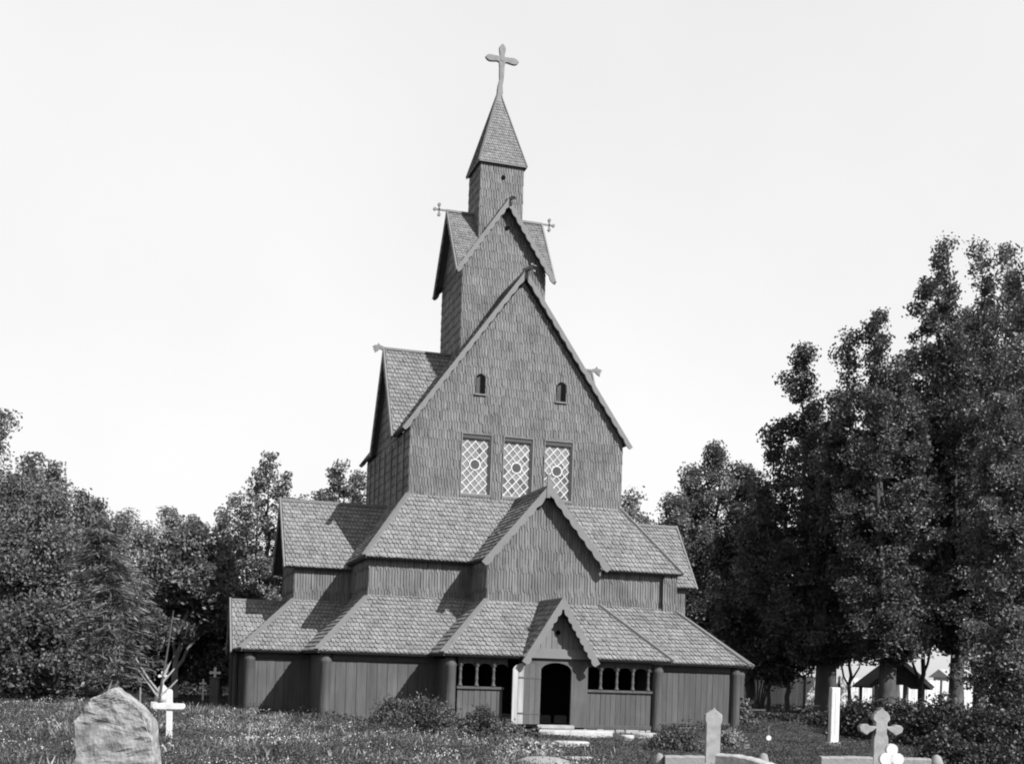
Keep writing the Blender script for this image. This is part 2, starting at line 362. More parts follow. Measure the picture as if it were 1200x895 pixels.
# windows of the front gable
def big_window(x0, x1, z0, z1, seed, darkprob):
    r_ = random.Random(seed)
    w_ = thing('w', '', ''); bpy.data.objects.remove(w_)
    y = -B
    fr = MB(); t = .06
    fr.box(x0-.0, y-.035, z0-.09, x1, y+.10, z0); fr.box(x0, y-.035, z1-.02, x1, y+.1, z1+.03)
    fr.box(x0, y-.033, z0, x0+t*.6, y+.1, z1-.02); fr.box(x1-t, y-.034, z0, x1, y+.1, z1-.02)
    f = fr.build('window', M['wall'], church)
    rev = MB(); rev.box(x0+.036, y-.0, z1-.16, x1-.06, y+.098, z1-.02); rev.box(x1-.11, y, z0, x1-.06, y+.098, z1-.16); rev.build('reveal_shade', M['darkwood_shade'], f)  # dark strips at top and right paint the shade of the recess
    px0, px1, pz0, pz1 = x0+.036, x1-.11, z0, z1-.16
    cx, cz = (px0+px1)/2, z0+1.03
    pa = MB(); pa.box(px0, y+.085, pz0, px1, y+.10, pz1); pa.build('pane', M['pane'], f)
    ld = MB(); s = .325; yb = y+.078
    rect_ = [(px0, pz0), (px1, pz0), (px1, pz1), (px0, pz1)]
    dk = MB()
    for k in range(-12, 13):
        for sg in (1, -1):
            # line z = cz + sg*(x-cx)*1.05 + k*s
            sl_ = 1.1*sg; hw = .017
            a = (px0-.3, cz+sl_*(px0-.3-cx)+k*s+s/2); b = (px1+.3, cz+sl_*(px1+.3-cx)+k*s+s/2)
            c = clip_poly([(a[0], a[1]-hw*1.4), (b[0], b[1]-hw*1.4), (b[0], b[1]+hw*1.4), (a[0], a[1]+hw*1.4)], rect_)
            if len(c) > 2: ld.extrude([Vector((p[0], yb, p[1])) for p in c], Vector((0, 0, 0)), Vector((0, -.012-.002*(sg > 0), 0)))
    hx = s/2/1.1
    for i in range(-6, 7):
        for j in range(-9, 10):
            if (i+j) % 2: continue
            x, z = cx+i*hx, cz+j*s/2
            if r_.random() < darkprob*(.5+.9*(z < cz)) and z < pz1-.3:
                c = clip_poly([(x-hx*.9, z), (x, z-s*.45), (x+hx*.9, z), (x, z+s*.45)], rect_)
                if len(c) > 2:
                    dk = MB(); dk.extrude([Vector((p[0], y+.083, p[1])) for p in c], Vector((0, 0, 0)), Vector((0, -.002, 0))); dk.build('broken_pane', M['panedark'], f)
    # border + rosette
    ld.box(px0, yb-.016, pz0, px0+.025, yb, pz1); ld.box(px1-.025, yb-.016, pz0, px1, yb, pz1); ld.box(px0+.025, yb-.016, pz0, px1-.025, yb, pz0+.025)
    n = 32; ro, ri = .190, .162
    ring = [Vector((cx+(ro+.025*abs(math.cos(4*2*math.pi*a/n)))*math.cos(2*math.pi*a/n), yb-.020, cz+(ro+.025*abs(math.cos(4*2*math.pi*a/n)))*math.sin(2*math.pi*a/n))) for a in range(n)]
    ld.extrude(ring, Vector((0, .004, 0)), Vector((0, 0, 0)))
    ld.build('lattice', M['lead'], f)
    ds = MB(); ds.extrude([Vector((cx+ri*math.cos(2*math.pi*a/n), yb-.023, cz+ri*math.sin(2*math.pi*a/n))) for a in range(n)], Vector((0, .002, 0)), Vector((0, 0, 0)))
    ds.build('roundel', M['wallbase'], f)
big_window(-2.09, -.96, 7.80, 9.88, 1, .12); big_window(-.58, .56, 7.80, 9.88, 2, .38); big_window(.93, 2.05, 7.80, 9.88, 3, .38)
# small arched vents
def arched_vent(x, z0, z1, wd=.34):
    pl = front(-B); h = wd/2
    pts = [(x-h, z0), (x+h, z0)]+[(x+h*math.cos(a*math.pi/8), z1-h+h*math.sin(a*math.pi/8)) for a in range(9)]
    mb = MB(); mb.extrude([pl.P(*p) for p in pts], pl.n*.03, pl.n*.040); o = mb.build('arched_vent', M['dark'], church)
    s_ = MB(); s_.box(x-h-.05, -B-.07, z0-.05, x+h+.05, -B-.02, z0); s_.build('sill', M['trim'], o)
    g = MB(); g.extrude([pl.P(*p) for p in [(x-h, z0), (x-h*.2, z0), (x-h*.2, z1-.1), (x-h, z1-h)]], pl.n*.041, pl.n*.043); g.build('shutter', M['darkwood_shade'], o)
arched_vent(-1.47, 11.28, 11.98); arched_vent(1.50, 11.28, 11.98)

# ---- tower
T = 1.6
tp = [rect(-T, 10.9, T, 16.55), [(-T, 16.55), (T, 16.55), (0, 18.86)]]
tower = wall('tower_wall', [(front(-T), tp), (back(T), tp), (left(-T), tp), (right(T), tp)], church)
hole_disc(tower, front(-T), (.04, 18.12), .085)
te, tz, tr = 1.84, 16.42, 19.02
def crossgab(e, z0, z1):
    out = []
    for k in range(4):
        def q(p): 
            x, y, z = p
            for _ in range(k): x, y = -y, x
            return (x, y, z)
        full = [q(p) for p in [(-e, -e, z0), (e, -e, z0), (e, 0, z1), (-e, 0, z1)]]
        for s in (-1, 1):
            c = [(-e, -e, z0), (0, 0, z1), (-e, 0, z1)] if s < 0 else [(0, 0, z1), (e, -e, z0), (e, 0, z1)]
            out.append((full, [q(p) for p in c]))
    return out
def gab(axis, e, z0, z1, L):
    if axis == 'y': return [[(-e, L, z0), (-e, -L, z0), (0, -L, z1), (0, L, z1)], [(e, -L, z0), (e, L, z0), (0, L, z1), (0, -L, z1)]]
    return [[(-L, -e, z0), (L, -e, z0), (L, 0, z1), (-L, 0, z1)], [(L, e, z0), (-L, e, z0), (-L, 0, z1), (L, 0, z1)]]
troof = roof('tower_roof', crossgab(te, tz, tr), church,
             caps=[((0, -1.86, tr+.03), (0, 1.86, tr+.03), .12, .08), ((-1.88, 0, tr+.034), (1.88, 0, tr+.034), .12, .08)], small=.72)
for pl in (front(-1.86), back(1.86), left(-1.86), right(1.86)):
    for s in (-1, 1): barge(troof, pl, (0, 19.12), (s*1.95, 16.26), wd=.14, amp=.045, scal=.32)
small_cross(troof, (-1.86, 0, 19.06), (-1, 0, 0)); small_cross(troof, (1.86, 0, 19.06), (1, 0, 0))
dragon(troof, (.03, -1.85, 19.08), (.55, -1, 0), .65, .1)

# ---- belfry and spire
S = .84
bp = [rect(-S, 16.9, S, 20.84)]
belfry = wall('belfry_wall', [(front(-S), bp), (back(S), bp), (left(-S), bp), (right(S), bp)], church, wd=.10, ex=.34)
hole_disc(belfry, front(-S), (.05, 20.28), .085)
c_ = .93; zb = 20.80; za = 23.9; c2_ = .0
ap = (0, 0, za)
spl = [[(-c_, -c_, zb), (c_, -c_, zb), ap], [(c_, -c_, zb), (c_, c_, zb), ap], [(c_, c_, zb), (-c_, c_, zb), ap], [(-c_, c_, zb), (-c_, -c_, zb), ap]]
spire = roof('spire_roof', spl, church, caps=[((sx*(c_+.01), sy*(c_+.01), zb-.02), (sx*.03, sy*.03, za-.06), .07, .06) for sx in (-1, 1) for sy in (-1, 1)]+
             [((-c_, -c_, zb-.03), (c_, -c_, zb-.03), .05, .05), ((-c_, -c_, zb-.034), (-c_, c_, zb-.034), .05, .05), ((c_, -c_, zb-.034), (c_, c_, zb-.034), .05, .05)], small=.62)
# great cross on the spire: carved outline, pointed swelling arms
def great_cross():
    def arm(L, w0, w1, tip): return [(w0, 0), (w0*.95, L*.25), (w1, L*.62), (w1*.95, L*.82), (w1*.4, L*.97), (0, L)]
    # outline in x,z around centre (0.09,25.1); right half of top arm, then right arm, then shaft
    cx, cz = .08, 25.12; pts = []
    pts += [(.0, .60), (.06, .56), (.125, .46), (.125, .34), (.09, .15), (.11, .11)]
    pts += [(.30, .11), (.42, .125), (.55, .11), (.62, .06), (.67, .0), (.60, -.09), (.50, -.13), (.36, -.12), (.2, -.09), (.12, -.11)]
    pts += [(.10, -.3), (.095, -.62), (.08, -.8), (.09, -1.0), (.11, -1.15), (.12, -1.3)]
    lp = [(-x, z) for x, z in reversed(pts) if x > 0]
    outl = pts+lp; outl.reverse()
    mb = MB(); mb.extrude([Vector((cx*(1 if z > -1 else .4)+x, -.06, cz+z-x*.0)) for x, z in outl], Vector((0, .12, 0)), Vector((0, 0, 0)))
    o = mb.build('spire_cross', M['cross'], church, bevel=.015)
    b = MB(); b.extrude([Vector((cx+.085*math.cos(a*math.pi/4), -.075, cz+.085*math.sin(a*math.pi/4))) for a in range(8)], Vector((0, .02, 0)), Vector((0, 0, 0)))
    b.build('boss', M['cross'], o, bevel=.01)
    c = MB()
    c.lathe((0, 0, 23.3), [(.27, 0), (.2, .2), (.145, .42), (.11, .7), (.08, 1.0)], 4); c.v = [((x-y)*.7071+.04*(z-23.3), (x+y)*.7071, z) for x, y, z in c.v]
    c.build('spire_cap', M['trim'], o)
great_cross()

# ---- aisle storey
BW, BD = 5.44, 5.62
zi = -.1
def fw(x0, z0, x1, z1): return [rect(x0, z0, x1, z1)]
aisle = wall('aisle_wall', [(front(-BD), fw(-BW, 3.6, BW, 5.34)), (back(BD), fw(-BW, 3.6, BW, 5.34)), (left(-BW), fw(-BD, 3.6, BD, 5.34)), (right(BW), fw(-BD, 3.6, BD, 5.34))], church, wd=.096, ex=.70)
wall('corner_pilaster', [(front(-BD-.15), fw(4.98, 3.6, 5.47, 5.22)), (right(5.5), fw(-BD-.13, 3.6, -BD+.1, 5.2))], church, wd=.096, ex=.70)
G = 1.93; QB = 7.45; YL = -.40; GY = 1.86
gp = [rect(-G, 3.6, G, 5.32), [(-G, 5.32), (G, 5.32), (0, 7.47)]]
side5 = fw(5.0, 3.6, 7.56, 5.25)
transept_front = wall('transept_wall', [(front(-7.56), gp), (left(-G), fw(5.0, 3.6, 7.56, 5.2)), (right(G), fw(-7.56, 3.6, -5.0, 5.2))], church, wd=.096, ex=.70)
def ly(p): return [(-a, b) for a, b in reversed(p)]
for s in (-1, 1):
    plf = left(-QB) if s < 0 else right(QB)
    c0 = -YL if s < 0 else YL
    g2 = [rect(c0-GY, 3.6, c0+GY, 5.24), [(c0-GY, 5.24), (c0+GY, 5.24), (c0, 7.42)]]
    xs_ = (-QB, -5.0) if s < 0 else (5.0, QB)
    wall('transept_wall', [(plf, g2), (front(YL-GY), fw(xs_[0], 3.6, xs_[1], 5.15)), (back(YL+GY), fw(-xs_[1], 3.6, -xs_[0], 5.15))], church, wd=.096, ex=.70)
def hipring(x1, y1, z1, x2, y2, z2, cx=0, cy=0):
    """top rect half sizes x1,y1 at z1 ; bottom x2,y2 at z2"""
    t = [(-x1, -y1), (x1, -y1), (x1, y1), (-x1, y1)]; b = [(-x2, -y2), (x2, -y2), (x2, y2), (-x2, y2)]
    return [[(b[i][0], b[i][1], z2), (b[(i+1) % 4][0], b[(i+1) % 4][1], z2), (t[(i+1) % 4][0], t[(i+1) % 4][1], z1), (t[i][0], t[i][1], z1)] for i in range(4)]
def hipcaps(x1, y1, z1, x2, y2, z2, wd=.16, ht=.09):
    return [((sx*x2, sy*y2, z2+.03), (sx*x1, sy*y1, z1+.03), wd, ht) for sx in (-1, 1) for sy in (-1, 1)]
aroof = roof('aisle_roof', hipring(A+.0, B+.0, 7.62, 5.66, 5.94, 5.26), church, caps=hipcaps(A, B, 7.62, 5.66, 5.94, 5.26))
ge, gzv, gr = 2.08, 5.27, 7.66
r1 = roof('transept_roof', [[(-ge, -4.3, gzv), (-ge, -7.86, gzv), (0, -7.86, gr), (0, -4.3, gr)], [(ge, -7.86, gzv), (ge, -4.3, gzv), (0, -4.3, gr), (0, -7.86, gr)]],
          church, caps=[((0, -7.86, gr+.03), (0, -4.22, gr+.03), .14, .09)])
for s in (-1, 1): barge(r1, front(-7.88), (-.03, 7.76), (-.03+s*2.2, 5.14), wd=.19, amp=.05, scal=.42)
mb = MB(); mb.beam((-.08, -7.92, 7.3), (-.08, -7.92, 8.05), .11, .09, Vector((0, 1, 0))); mb.beam((-.2, -7.92, 7.86), (.04, -7.92, 7.86), .05, .07); mb.build('gable_finial', M['trim'], r1)
for s in (-1, 1):
    x0, x1 = s*7.78, s*3.7; e = 2.10; zl = 5.07; rl = 7.60
    P1 = [(min(x0, x1), YL-e, zl), (max(x0, x1), YL-e, zl), (max(x0, x1), YL, rl), (min(x0, x1), YL, rl)]
    P2 = [(max(x0, x1), YL+e, zl), (min(x0, x1), YL+e, zl), (min(x0, x1), YL, rl), (max(x0, x1), YL, rl)]
    r2 = roof('transept_roof', [P1, P2], church, caps=[((x0, YL, rl+.03), (s*3.95, YL, rl+.03), .14, .09)])
    plf = left(-7.80) if s < 0 else right(7.80); c0 = -YL if s < 0 else YL
    for q in (-1, 1): barge(r2, plf, (c0, 7.70), (c0+q*2.13, 5.06), wd=.18, amp=.05, scal=.42)

# ---- gallery storey
z1, z2 = 3.94, 2.12
groof = roof('gallery_roof', hipring(5.42, 5.66, 4.02, 7.36, 7.82, z2), church, caps=hipcaps(5.5, 5.75, z1, 7.36, 7.82, z2))
H2, PA2 = 3.80, 9.47; ZC = z2+.03+(z1-z2-.04)*(9.47-9.18)/(9.47-7.56)
r3 = roof('gallery_roof', [
    *[([(-H2, -PA2, z2+.03), (H2, -PA2, z2+.03), (G, -7.56, z1-.01), (-G, -7.56, z1-.01)], c) for c in (
        [(-H2, -PA2, z2+.03), (-1.12, -PA2, z2+.03), (-1.12, -9.18, ZC), (-H2+.28, -9.18, ZC)], [(.95, -PA2, z2+.03), (H2, -PA2, z2+.03), (H2-.28, -9.18, ZC), (.95, -9.18, ZC)],
        [(-H2+.28, -9.18, ZC), (H2-.28, -9.18, ZC), (G, -7.56, z1-.01), (-G, -7.56, z1-.01)])],
    [(-H2, -5.8, z2+.03), (-H2, -PA2, z2+.03), (-G, -7.56, z1-.01), (-G, -5.8, z1-.01)],
    [(H2, -PA2, z2+.03), (H2, -5.8, z2+.03), (G, -5.8, z1-.01), (G, -7.56, z1-.01)]],
    church, caps=[((s*H2, -PA2, z2+.06), (s*G, -7.56, z1+.02), .16, .09) for s in (-1, 1)])
HL, QA = 3.88, 9.40
for s in (-1, 1):
    def mx(p): return [(s*x, y, z) for x, y, z in (p if s > 0 else list(reversed(p)))]
    e0, e1 = YL-HL, YL+HL
    # order so that eave edge comes first
    P = [[(QA, e0, z2), (QA, e1, z2), (QB, YL+GY, z1-.02), (QB, YL-GY, z1-.02)],
         [(5.6, e0, z2), (QA, e0, z2), (QB, YL-GY, z1-.02), (5.6, YL-GY, z1-.02)],
         [(QA, e1, z2), (5.6, e1, z2), (5.6, YL+GY, z1-.02), (QB, YL+GY, z1-.02)]]
    if s < 0: P = [[(-p[1][0], p[1][1], p[1][2]), (-p[0][0], p[0][1], p[0][2]), (-p[3][0], p[3][1], p[3][2]), (-p[2][0], p[2][1], p[2][2])] for p in P]
    rr = roof('gallery_roof', P, church, caps=[((s*QA, YL-HL, z2+.03), (s*QB, YL-GY, z1+.01), .16, .09), ((s*QA, YL+HL, z2+.03), (s*QB, YL+GY, z1+.01), .16, .09)])
    # side portal gable
    if s > 0: continue      # no porch on the right-hand side
    xx0, xx1 = s*9.44, s*7.3; e = 1.2
    a_, b_ = min(xx0, xx1), max(xx0, xx1)
    pr = roof('portal_roof', [[(a_, YL-e, 2.12), (b_, YL-e, 2.12), (b_, YL, 3.90), (a_, YL, 3.90)], [(b_, YL+e, 2.12), (a_, YL+e, 2.12), (a_, YL, 3.90), (b_, YL, 3.90)]], church,
              caps=[((xx0, YL, 3.93), (s*7.5, YL, 3.93), .12, .08)])
    plf = left(-9.46); c0 = -YL if s < 0 else YL
    for q in (-1, 1): barge(pr, plf, (c0, 4.0), (c0+q*1.28, 2.02), wd=.22, amp=.05)
# portal gable at the front
PE = 1.18; PC = -.08; PZ = 3.93
pr = roof('portal_roof', [[(PC-PE, -7.4, 2.12), (PC-PE, -9.70, 2.12), (PC, -9.70, PZ), (PC, -7.4, PZ)], [(PC+PE, -9.70, 2.12), (PC+PE, -7.4, 2.12), (PC, -7.4, PZ), (PC, -9.70, PZ)]], church,
          caps=[((PC, -9.68, PZ+.03), (PC, -7.6, PZ+.03), .12, .08)])
for s in (-1, 1): barge(pr, front(-9.72), (PC, PZ+.11), (PC+s*1.27, 2.0), wd=.19, amp=.05, scal=.24)
mb = MB(); mb.beam((PC, -9.74, 3.75), (PC, -9.74, 4.2), .06, .06, Vector((0, 1, 0))); mb.build('gable_finial', M['trim'], pr)

# plank walls
def planks(parent, pl, u0, u1, z0, z1, wd=.24, name='plank_wall', m='plank', clipto=None):
    mb = MB(); n = max(1, round((u1-u0)/wd)); s = (u1-u0)/n
    for i in range(n):
        a = u0+i*s+.006; b = u0+(i+1)*s-.006; t = rng.uniform(0, .012)
        poly = [(a, z0), (b, z0), (b, z1), (a, z1)]
        if clipto: poly = clip_poly(poly, clipto)
        if len(poly) < 3: continue
        slab(mb, pl, poly, -.05, t)
    slab(mb, pl, clipto or rect(u0, z0, u1, z1), -.08, -.04)
    return mb.build(name, M[m], parent)
def column(x, y, r=.185, z0=-.3, z1=2.05, rf=1.):
    mb = MB(); mb.lathe((x, y, 0), [(r*1.06, z0), (r*1.05, z0+.15), (r, z0+.25), (r*.97, 1.75), (r*1.05, 1.78), (r*1.05, 1.86), (r*.95, 1.9), (r*.9, z1)], 20)
    return mb.build('corner_column', M['column'], church, smooth_=True)
WA_, WD_ = 7.02, 7.48
# main gallery walls (front left, front right, sides, back)
gal = planks(church, front(-WD_), -WA_, -3.43, .0, 2.02, .33, 'gallery_wall')
planks(church, front(-WD_), 3.43, WA_, .0, 2.02, .21, 'gallery_wall')
for s in (-1, 1):
    pl = left(-WA_) if s < 0 else right(WA_)
    def U(a, b): return (-b, -a) if s < 0 else (a, b)
    for a, b in ((-WD_, YL-3.5), (YL+3.5, WD_)): u0, u1 = U(a, b); planks(church, pl, u0, u1, 0, 2.02, .3, 'gallery_wall')
    xs_ = (-9.03, -WA_) if s < 0 else (WA_, 9.03)
    planks(church, front(YL-3.5), xs_[0], xs_[1], 0, 2.02, .3, 'gallery_wall'); planks(church, back(YL+3.5), -xs_[1], -xs_[0], 0, 2.02, .3, 'gallery_wall')
    pl = left(-9.03) if s < 0 else right(9.03); u0, u1 = U(YL-3.5, YL+3.5); planks(church, pl, u0, u1, 0, 2.02, .3, 'gallery_wall')
    for y in ((YL-1.0, YL+1.0) if s < 0 else ()): column(s*9.3, y, .1)
    for x, y in ((s*WA_, -WD_), (s*WA_, WD_), (s*9.03, YL-3.5), (s*9.03, YL+3.5)): column(x, y)
    column(s*3.43, -9.1, .175)
planks(church, back(WD_), -WA_, WA_, 0, 2.02, .3, 'gallery_wall')
for s in (-1, 1):
    pl = left(-3.43) if s < 0 else right(3.43); u = (7.48, 9.1) if s < 0 else (-9.1, -7.48)
    planks(church, pl, u[0], u[1], -.05, 2.02, .25, 'gallery_wall')
# inner walls and floor, coloured near-black for the unlit inside
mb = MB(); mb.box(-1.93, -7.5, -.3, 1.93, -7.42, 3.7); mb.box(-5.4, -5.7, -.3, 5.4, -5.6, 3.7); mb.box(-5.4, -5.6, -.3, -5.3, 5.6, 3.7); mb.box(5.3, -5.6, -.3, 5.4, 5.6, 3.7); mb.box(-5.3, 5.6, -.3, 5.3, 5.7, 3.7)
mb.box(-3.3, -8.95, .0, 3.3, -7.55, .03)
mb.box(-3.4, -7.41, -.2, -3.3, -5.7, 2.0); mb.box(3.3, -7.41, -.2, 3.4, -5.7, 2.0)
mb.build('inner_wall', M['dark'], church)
# shadow under the eaves, put in as dark strips on the walls
def eaves_shade_strip(x0, x1, y, z0=1.86, z1=2.12, parent=church):
    mb = MB(); mb.box(x0, y-.04, z0, x1, y-.012, z1); return mb.build('eaves_shade', M['darkwood_shade'], parent)
eaves_shade_strip(-6.8, -3.6, -WD_-.02); eaves_shade_strip(3.65, 6.8, -WD_-.02); eaves_shade_strip(-8.8, -7.2, YL-3.52)
# front bay: left section with three openings, porch, right section with four openings
YB = -9.1
def section(x0, x1, posts, opens):
    w_ = planks(church, front(YB), x0, x1, .06, 1.10, .175, 'parapet')
    s_ = MB(); s_.box(x0-.03, YB-.07, 1.10, x1+.03, YB+.06, 1.18); s_.build('rail', M['plank'], w_, bevel=.01)
    b_ = MB(); b_.box(x0-.03, YB-.05, -.06, x1+.03, YB+.06, .06); b_.build('sill_beam', M['plank'], w_, bevel=.01)
    for x in posts:
        p = MB(); c = (x, YB-.01, 1.18)
        p.lathe(c, [(.075, 0), (.075, .05), (.05, .09), (.045, .2), (.06, .26), (.045, .3), (.045, .48), (.06, .52), (.045, .56), (.05, .62), (.085, .67), (.085, .78)], 10)
        p.build('baluster', M['plank'], church, smooth_=True)
    # arched heads
    h = MB()
    for a, b in opens:
        r = (b-a)/2; c = (a+b)/2; n = 8; zt = 2.10; z0 = 1.80
        arc = [(c+r*math.cos(t*math.pi/n), z0+.5*r*math.sin(t*math.pi/n)) for t in range(n+1)]
        for i in range(n):
            p, q = arc[i], arc[i+1]
            slab(h, front(YB), [(q[0], q[1]), (p[0], p[1]), (p[0], zt), (q[0], zt)], -.03, .03)
    edges = [x0]+[e for o_ in opens for e in o_]+[x1]
    for i in range(0, len(edges), 2):
        if edges[i+1]-edges[i] > .005: slab(h, front(YB), rect(edges[i], 1.80, edges[i+1], 2.10), -.03, .03)
    h.build('arched_head', M['plank'], church)
section(-3.2, -1.75, (-3.12, -2.60, -2.06), [(-3.05, -2.68), (-2.52, -2.14), (-1.98, -1.62)])
section(.80, 3.22, (.93, 1.47, 2.02, 2.57, 3.10), [(1.0, 1.40), (1.55, 1.94), (2.10, 2.49), (2.65, 3.03)])
# porch front: posts, arched doorway, gable
YP = -9.28; DX0, DX1 = -.585, .435; ZH = 1.99
pf = MB(); plp = front(YP); n = 12; c = (DX0+DX1)/2; r = (DX1-DX0)/2
slab(pf, plp, rect(-1.17, -.02, DX0, 1.72), -.1, 0); slab(pf, plp, rect(DX1, -.02, .98, 1.72), -.1, 0)
arc = [(c+r*math.cos(t*math.pi/n), 1.72+.27*math.sin(t*math.pi/n)) for t in range(n+1)]
for i in range(n):
    p, q = arc[i], arc[i+1]; slab(pf, plp, [q, p, (p[0], 2.12), (q[0], 2.12)], -.1, 0)
slab(pf, plp, rect(-1.17, 1.72, DX0, 2.12), -.1, 0); slab(pf, plp, rect(DX1, 1.72, .98, 2.12), -.1, 0)
pf.box(-1.17, YP+.1, -.02, -1.10, YB+.3, 2.12); pf.box(.91, YP+.1, -.02, .98, YB+.0, 2.12)
portal = pf.build('portal_wall', M['plank'], church)
tri = [(PC-1.06, 2.14), (PC+1.06, 2.14), (PC, 3.72)]
planks(portal, front(YP-.02), PC-1.1, PC+1.1, 2.14, 3.72, .19, 'gable_boards', 'trim', clipto=tri)
mb = MB(); mb.box(PC-1.15, YP-.10, 2.12, PC+1.15, YP-.02, 2.20); mb.extrude([Vector((x, YP-.06, z)) for x, z in ((PC-1.02, 2.20), (PC+1.02, 2.20), (PC+.86, 2.42), (PC-.86, 2.42))], Vector((0, 0, 0)), Vector((0, -.03, 0)))
mb.build('collar_board', M['trim'], portal)
hole_disc(portal, front(YP-.02), (-.07, 2.93), .075)
# doorway threshold and the open door leaf
mb = MB(); mb.box(DX0-.1, YP-.14, -.06, DX1+.1, YP+.2, .05); mb.build('threshold', M['slabstone'], portal, bevel=.01)
leaf_ang = R(168)
hinge = Vector((DX0-.01, YP-.02, 0))
def leafpt(a, z, d=0):
    dx = math.cos(leaf_ang); dy = -math.sin(leaf_ang); return Vector((hinge.x+a*dx-d*dy*0, hinge.y+a*dy-d, z))
door = None
W_ = 1.0; nb = 5
mb = MB(); mp_ = MB()
for i in range(nb):
    a0, a1 = i*W_/nb+.004, (i+1)*W_/nb-.004
    def ztop(a): t = (a/W_)*2-1; return 1.70+.26*math.sqrt(max(0, 1-t*t*.97))
    seg = [(a0, .07), (a1, .07)]+[(a1-(a1-a0)*k/4, ztop(a1-(a1-a0)*k/4)) for k in range(5)]
    tgt = mp_ if i >= 3 else mb
    tgt.extrude([leafpt(a, z, .0) for a, z in reversed(seg)], Vector((0, 0, 0)), Vector((0, -.05, 0)))
door = mb.build('door', M['plank'], church, label='arched door leaf swung open to the left with a bleached outer edge')
mp_.build('bleached_planks', M['paleleaf'], door)
mb = MB()
for z in (.4, 1.5): mb.beam(leafpt(0, z, .058), leafpt(.8, z, .058), .012, .05)
mb.build('hinge_strap', M['plank'], door)
# foundation stones
def stones(x0, x1, y, z0, z1, rows, parent, th=.25, axis='x', name='foundation'):
    mb = MB(); hh = (z1-z0)/rows
    for j in range(rows):
        x = x0-(.15 if j % 2 else 0)
        while x < x1:
            wd = rng.uniform(.22, .5); a, b = max(x, x0), min(x+wd, x1)
            if b-a > .05:
                o = rng.uniform(0, .05)
                if axis == 'x': mb.box(a+.01, y-o, z0+j*hh+.008, b-.01, y+th, z0+(j+1)*hh-.008)
                else: mb.box(y-o*(1 if y > 0 else -1)*-1, a+.01, z0+j*hh+.008, y-th*(1 if y > 0 else -1), b-.01, z0+(j+1)*hh-.008) if False else mb.box(min(y, y-th), a+.01, z0+j*hh, max(y, y-th)+o, b-.01, z0+(j+1)*hh-.008)
            x += wd
    return mb.build(name, M['stonewall'], parent, bevel=.02)
stones(-3.4, -1.75, YB-.02, -.36, -.06, 2, church); stones(-1.75, 3.25, YB-.02, -.36, -.06, 2, church)
stones(-WA_, -3.6, -WD_-.03, -.3, 0.0, 2, church); stones(3.6, WA_, -WD_-.03, -.3, .0, 2, church); stones(-9.0, -WA_-.2, YL-3.53, -.3, .0, 2, church); stones(WA_+.2, 9.0, YL-3.53, -.3, .0, 2, church)
# sill beams of the planked walls
for x0, x1, y in ((-6.84, -3.6, -WD_), (3.6, 6.84, -WD_), (-8.85, -7.2, YL-3.5)):
    mb = MB(); mb.box(x0, y-.06, 0, x1, y-.014, .14); mb.build('sill_beam', M['plank'], church, bevel=.01)
# steps
mb = MB()
def rough_slab(mb, x0, y0, x1, y1, z0, z1, n=9, seed=0, jit=.06):
    r_ = random.Random(seed); cx, cy = (x0+x1)/2, (y0+y1)/2; pts = []
    for k in range(n):
        t = 2*math.pi*k/n; c, s = math.cos(t), math.sin(t); q = (abs(c)**4+abs(s)**4)**-.25
        pts.append(Vector((cx+(x1-x0)/2*c*q*(1+r_.uniform(-jit, jit)), cy+(y1-y0)/2*s*q*(1+r_.uniform(-jit, jit)), 0)))
    mb.extrude(pts, Vector((0, 0, z0)), Vector((0, 0, z1)))
mb = MB(); rough_slab(mb, -.95, -10.35, 1.55, -9.45, -.35, -.07, 12, 3, .04); mb.build('doorstep', M['slabstone'], church, bevel=.03)

# ================================================================= STONES AND GRAVES
def placed_slab(label, cat, px, D, w_, d_, h_, name, m, seed, z0=None, rz=0, n=9, group=None, dz=0):
    p = at(px, D); mb = MB(); rough_slab(mb, -w_/2, -d_/2, w_/2, d_/2, -.15, h_, n, seed, .09)
    return mb.build(name, M[m], None, bevel=.03, label=label, cat=cat, group=group, loc=(p.x, p.y, gz(p.x, p.y)+dz))
placed_slab('flat pale stepping stone lying in the grass below the doorstep', 'stone', 672, 32.6, .95, .5, .1, 'stepping_stone', 'slabstone', 4)
placed_slab('pale flat stone lying beside the corner column right of the doorstep', 'stone', 757, 37.3, .8, .5, .16, 'flat_stone', 'slabstone', 5)
placed_slab('small pale stone near the foundation right of the doorstep', 'stone', 737, 36.2, .4, .35, .16, 'flat_stone', 'slabstone', 6)
placed_slab('low pale slab sunk in the turf at the bottom edge below the door', 'stone', 680, 26.5, .7, .3, .06, 'flat_stone', 'slabstone', 8)

def lobed_cross(name, label, px, D, top_py, arm_py, halfw, shaft, base_z=None, m='greystone', th=.14, lobes=True, cat='gravestone', rz=0):
    p = at(px, D); g0 = gz(p.x, p.y) if base_z is None else base_z
    t = thing(name, label, cat, (p.x, p.y, g0), rz)
    H = zat(px, top_py, D)-g0; Az = zat(px, arm_py, D)-g0
    return t, H, Az
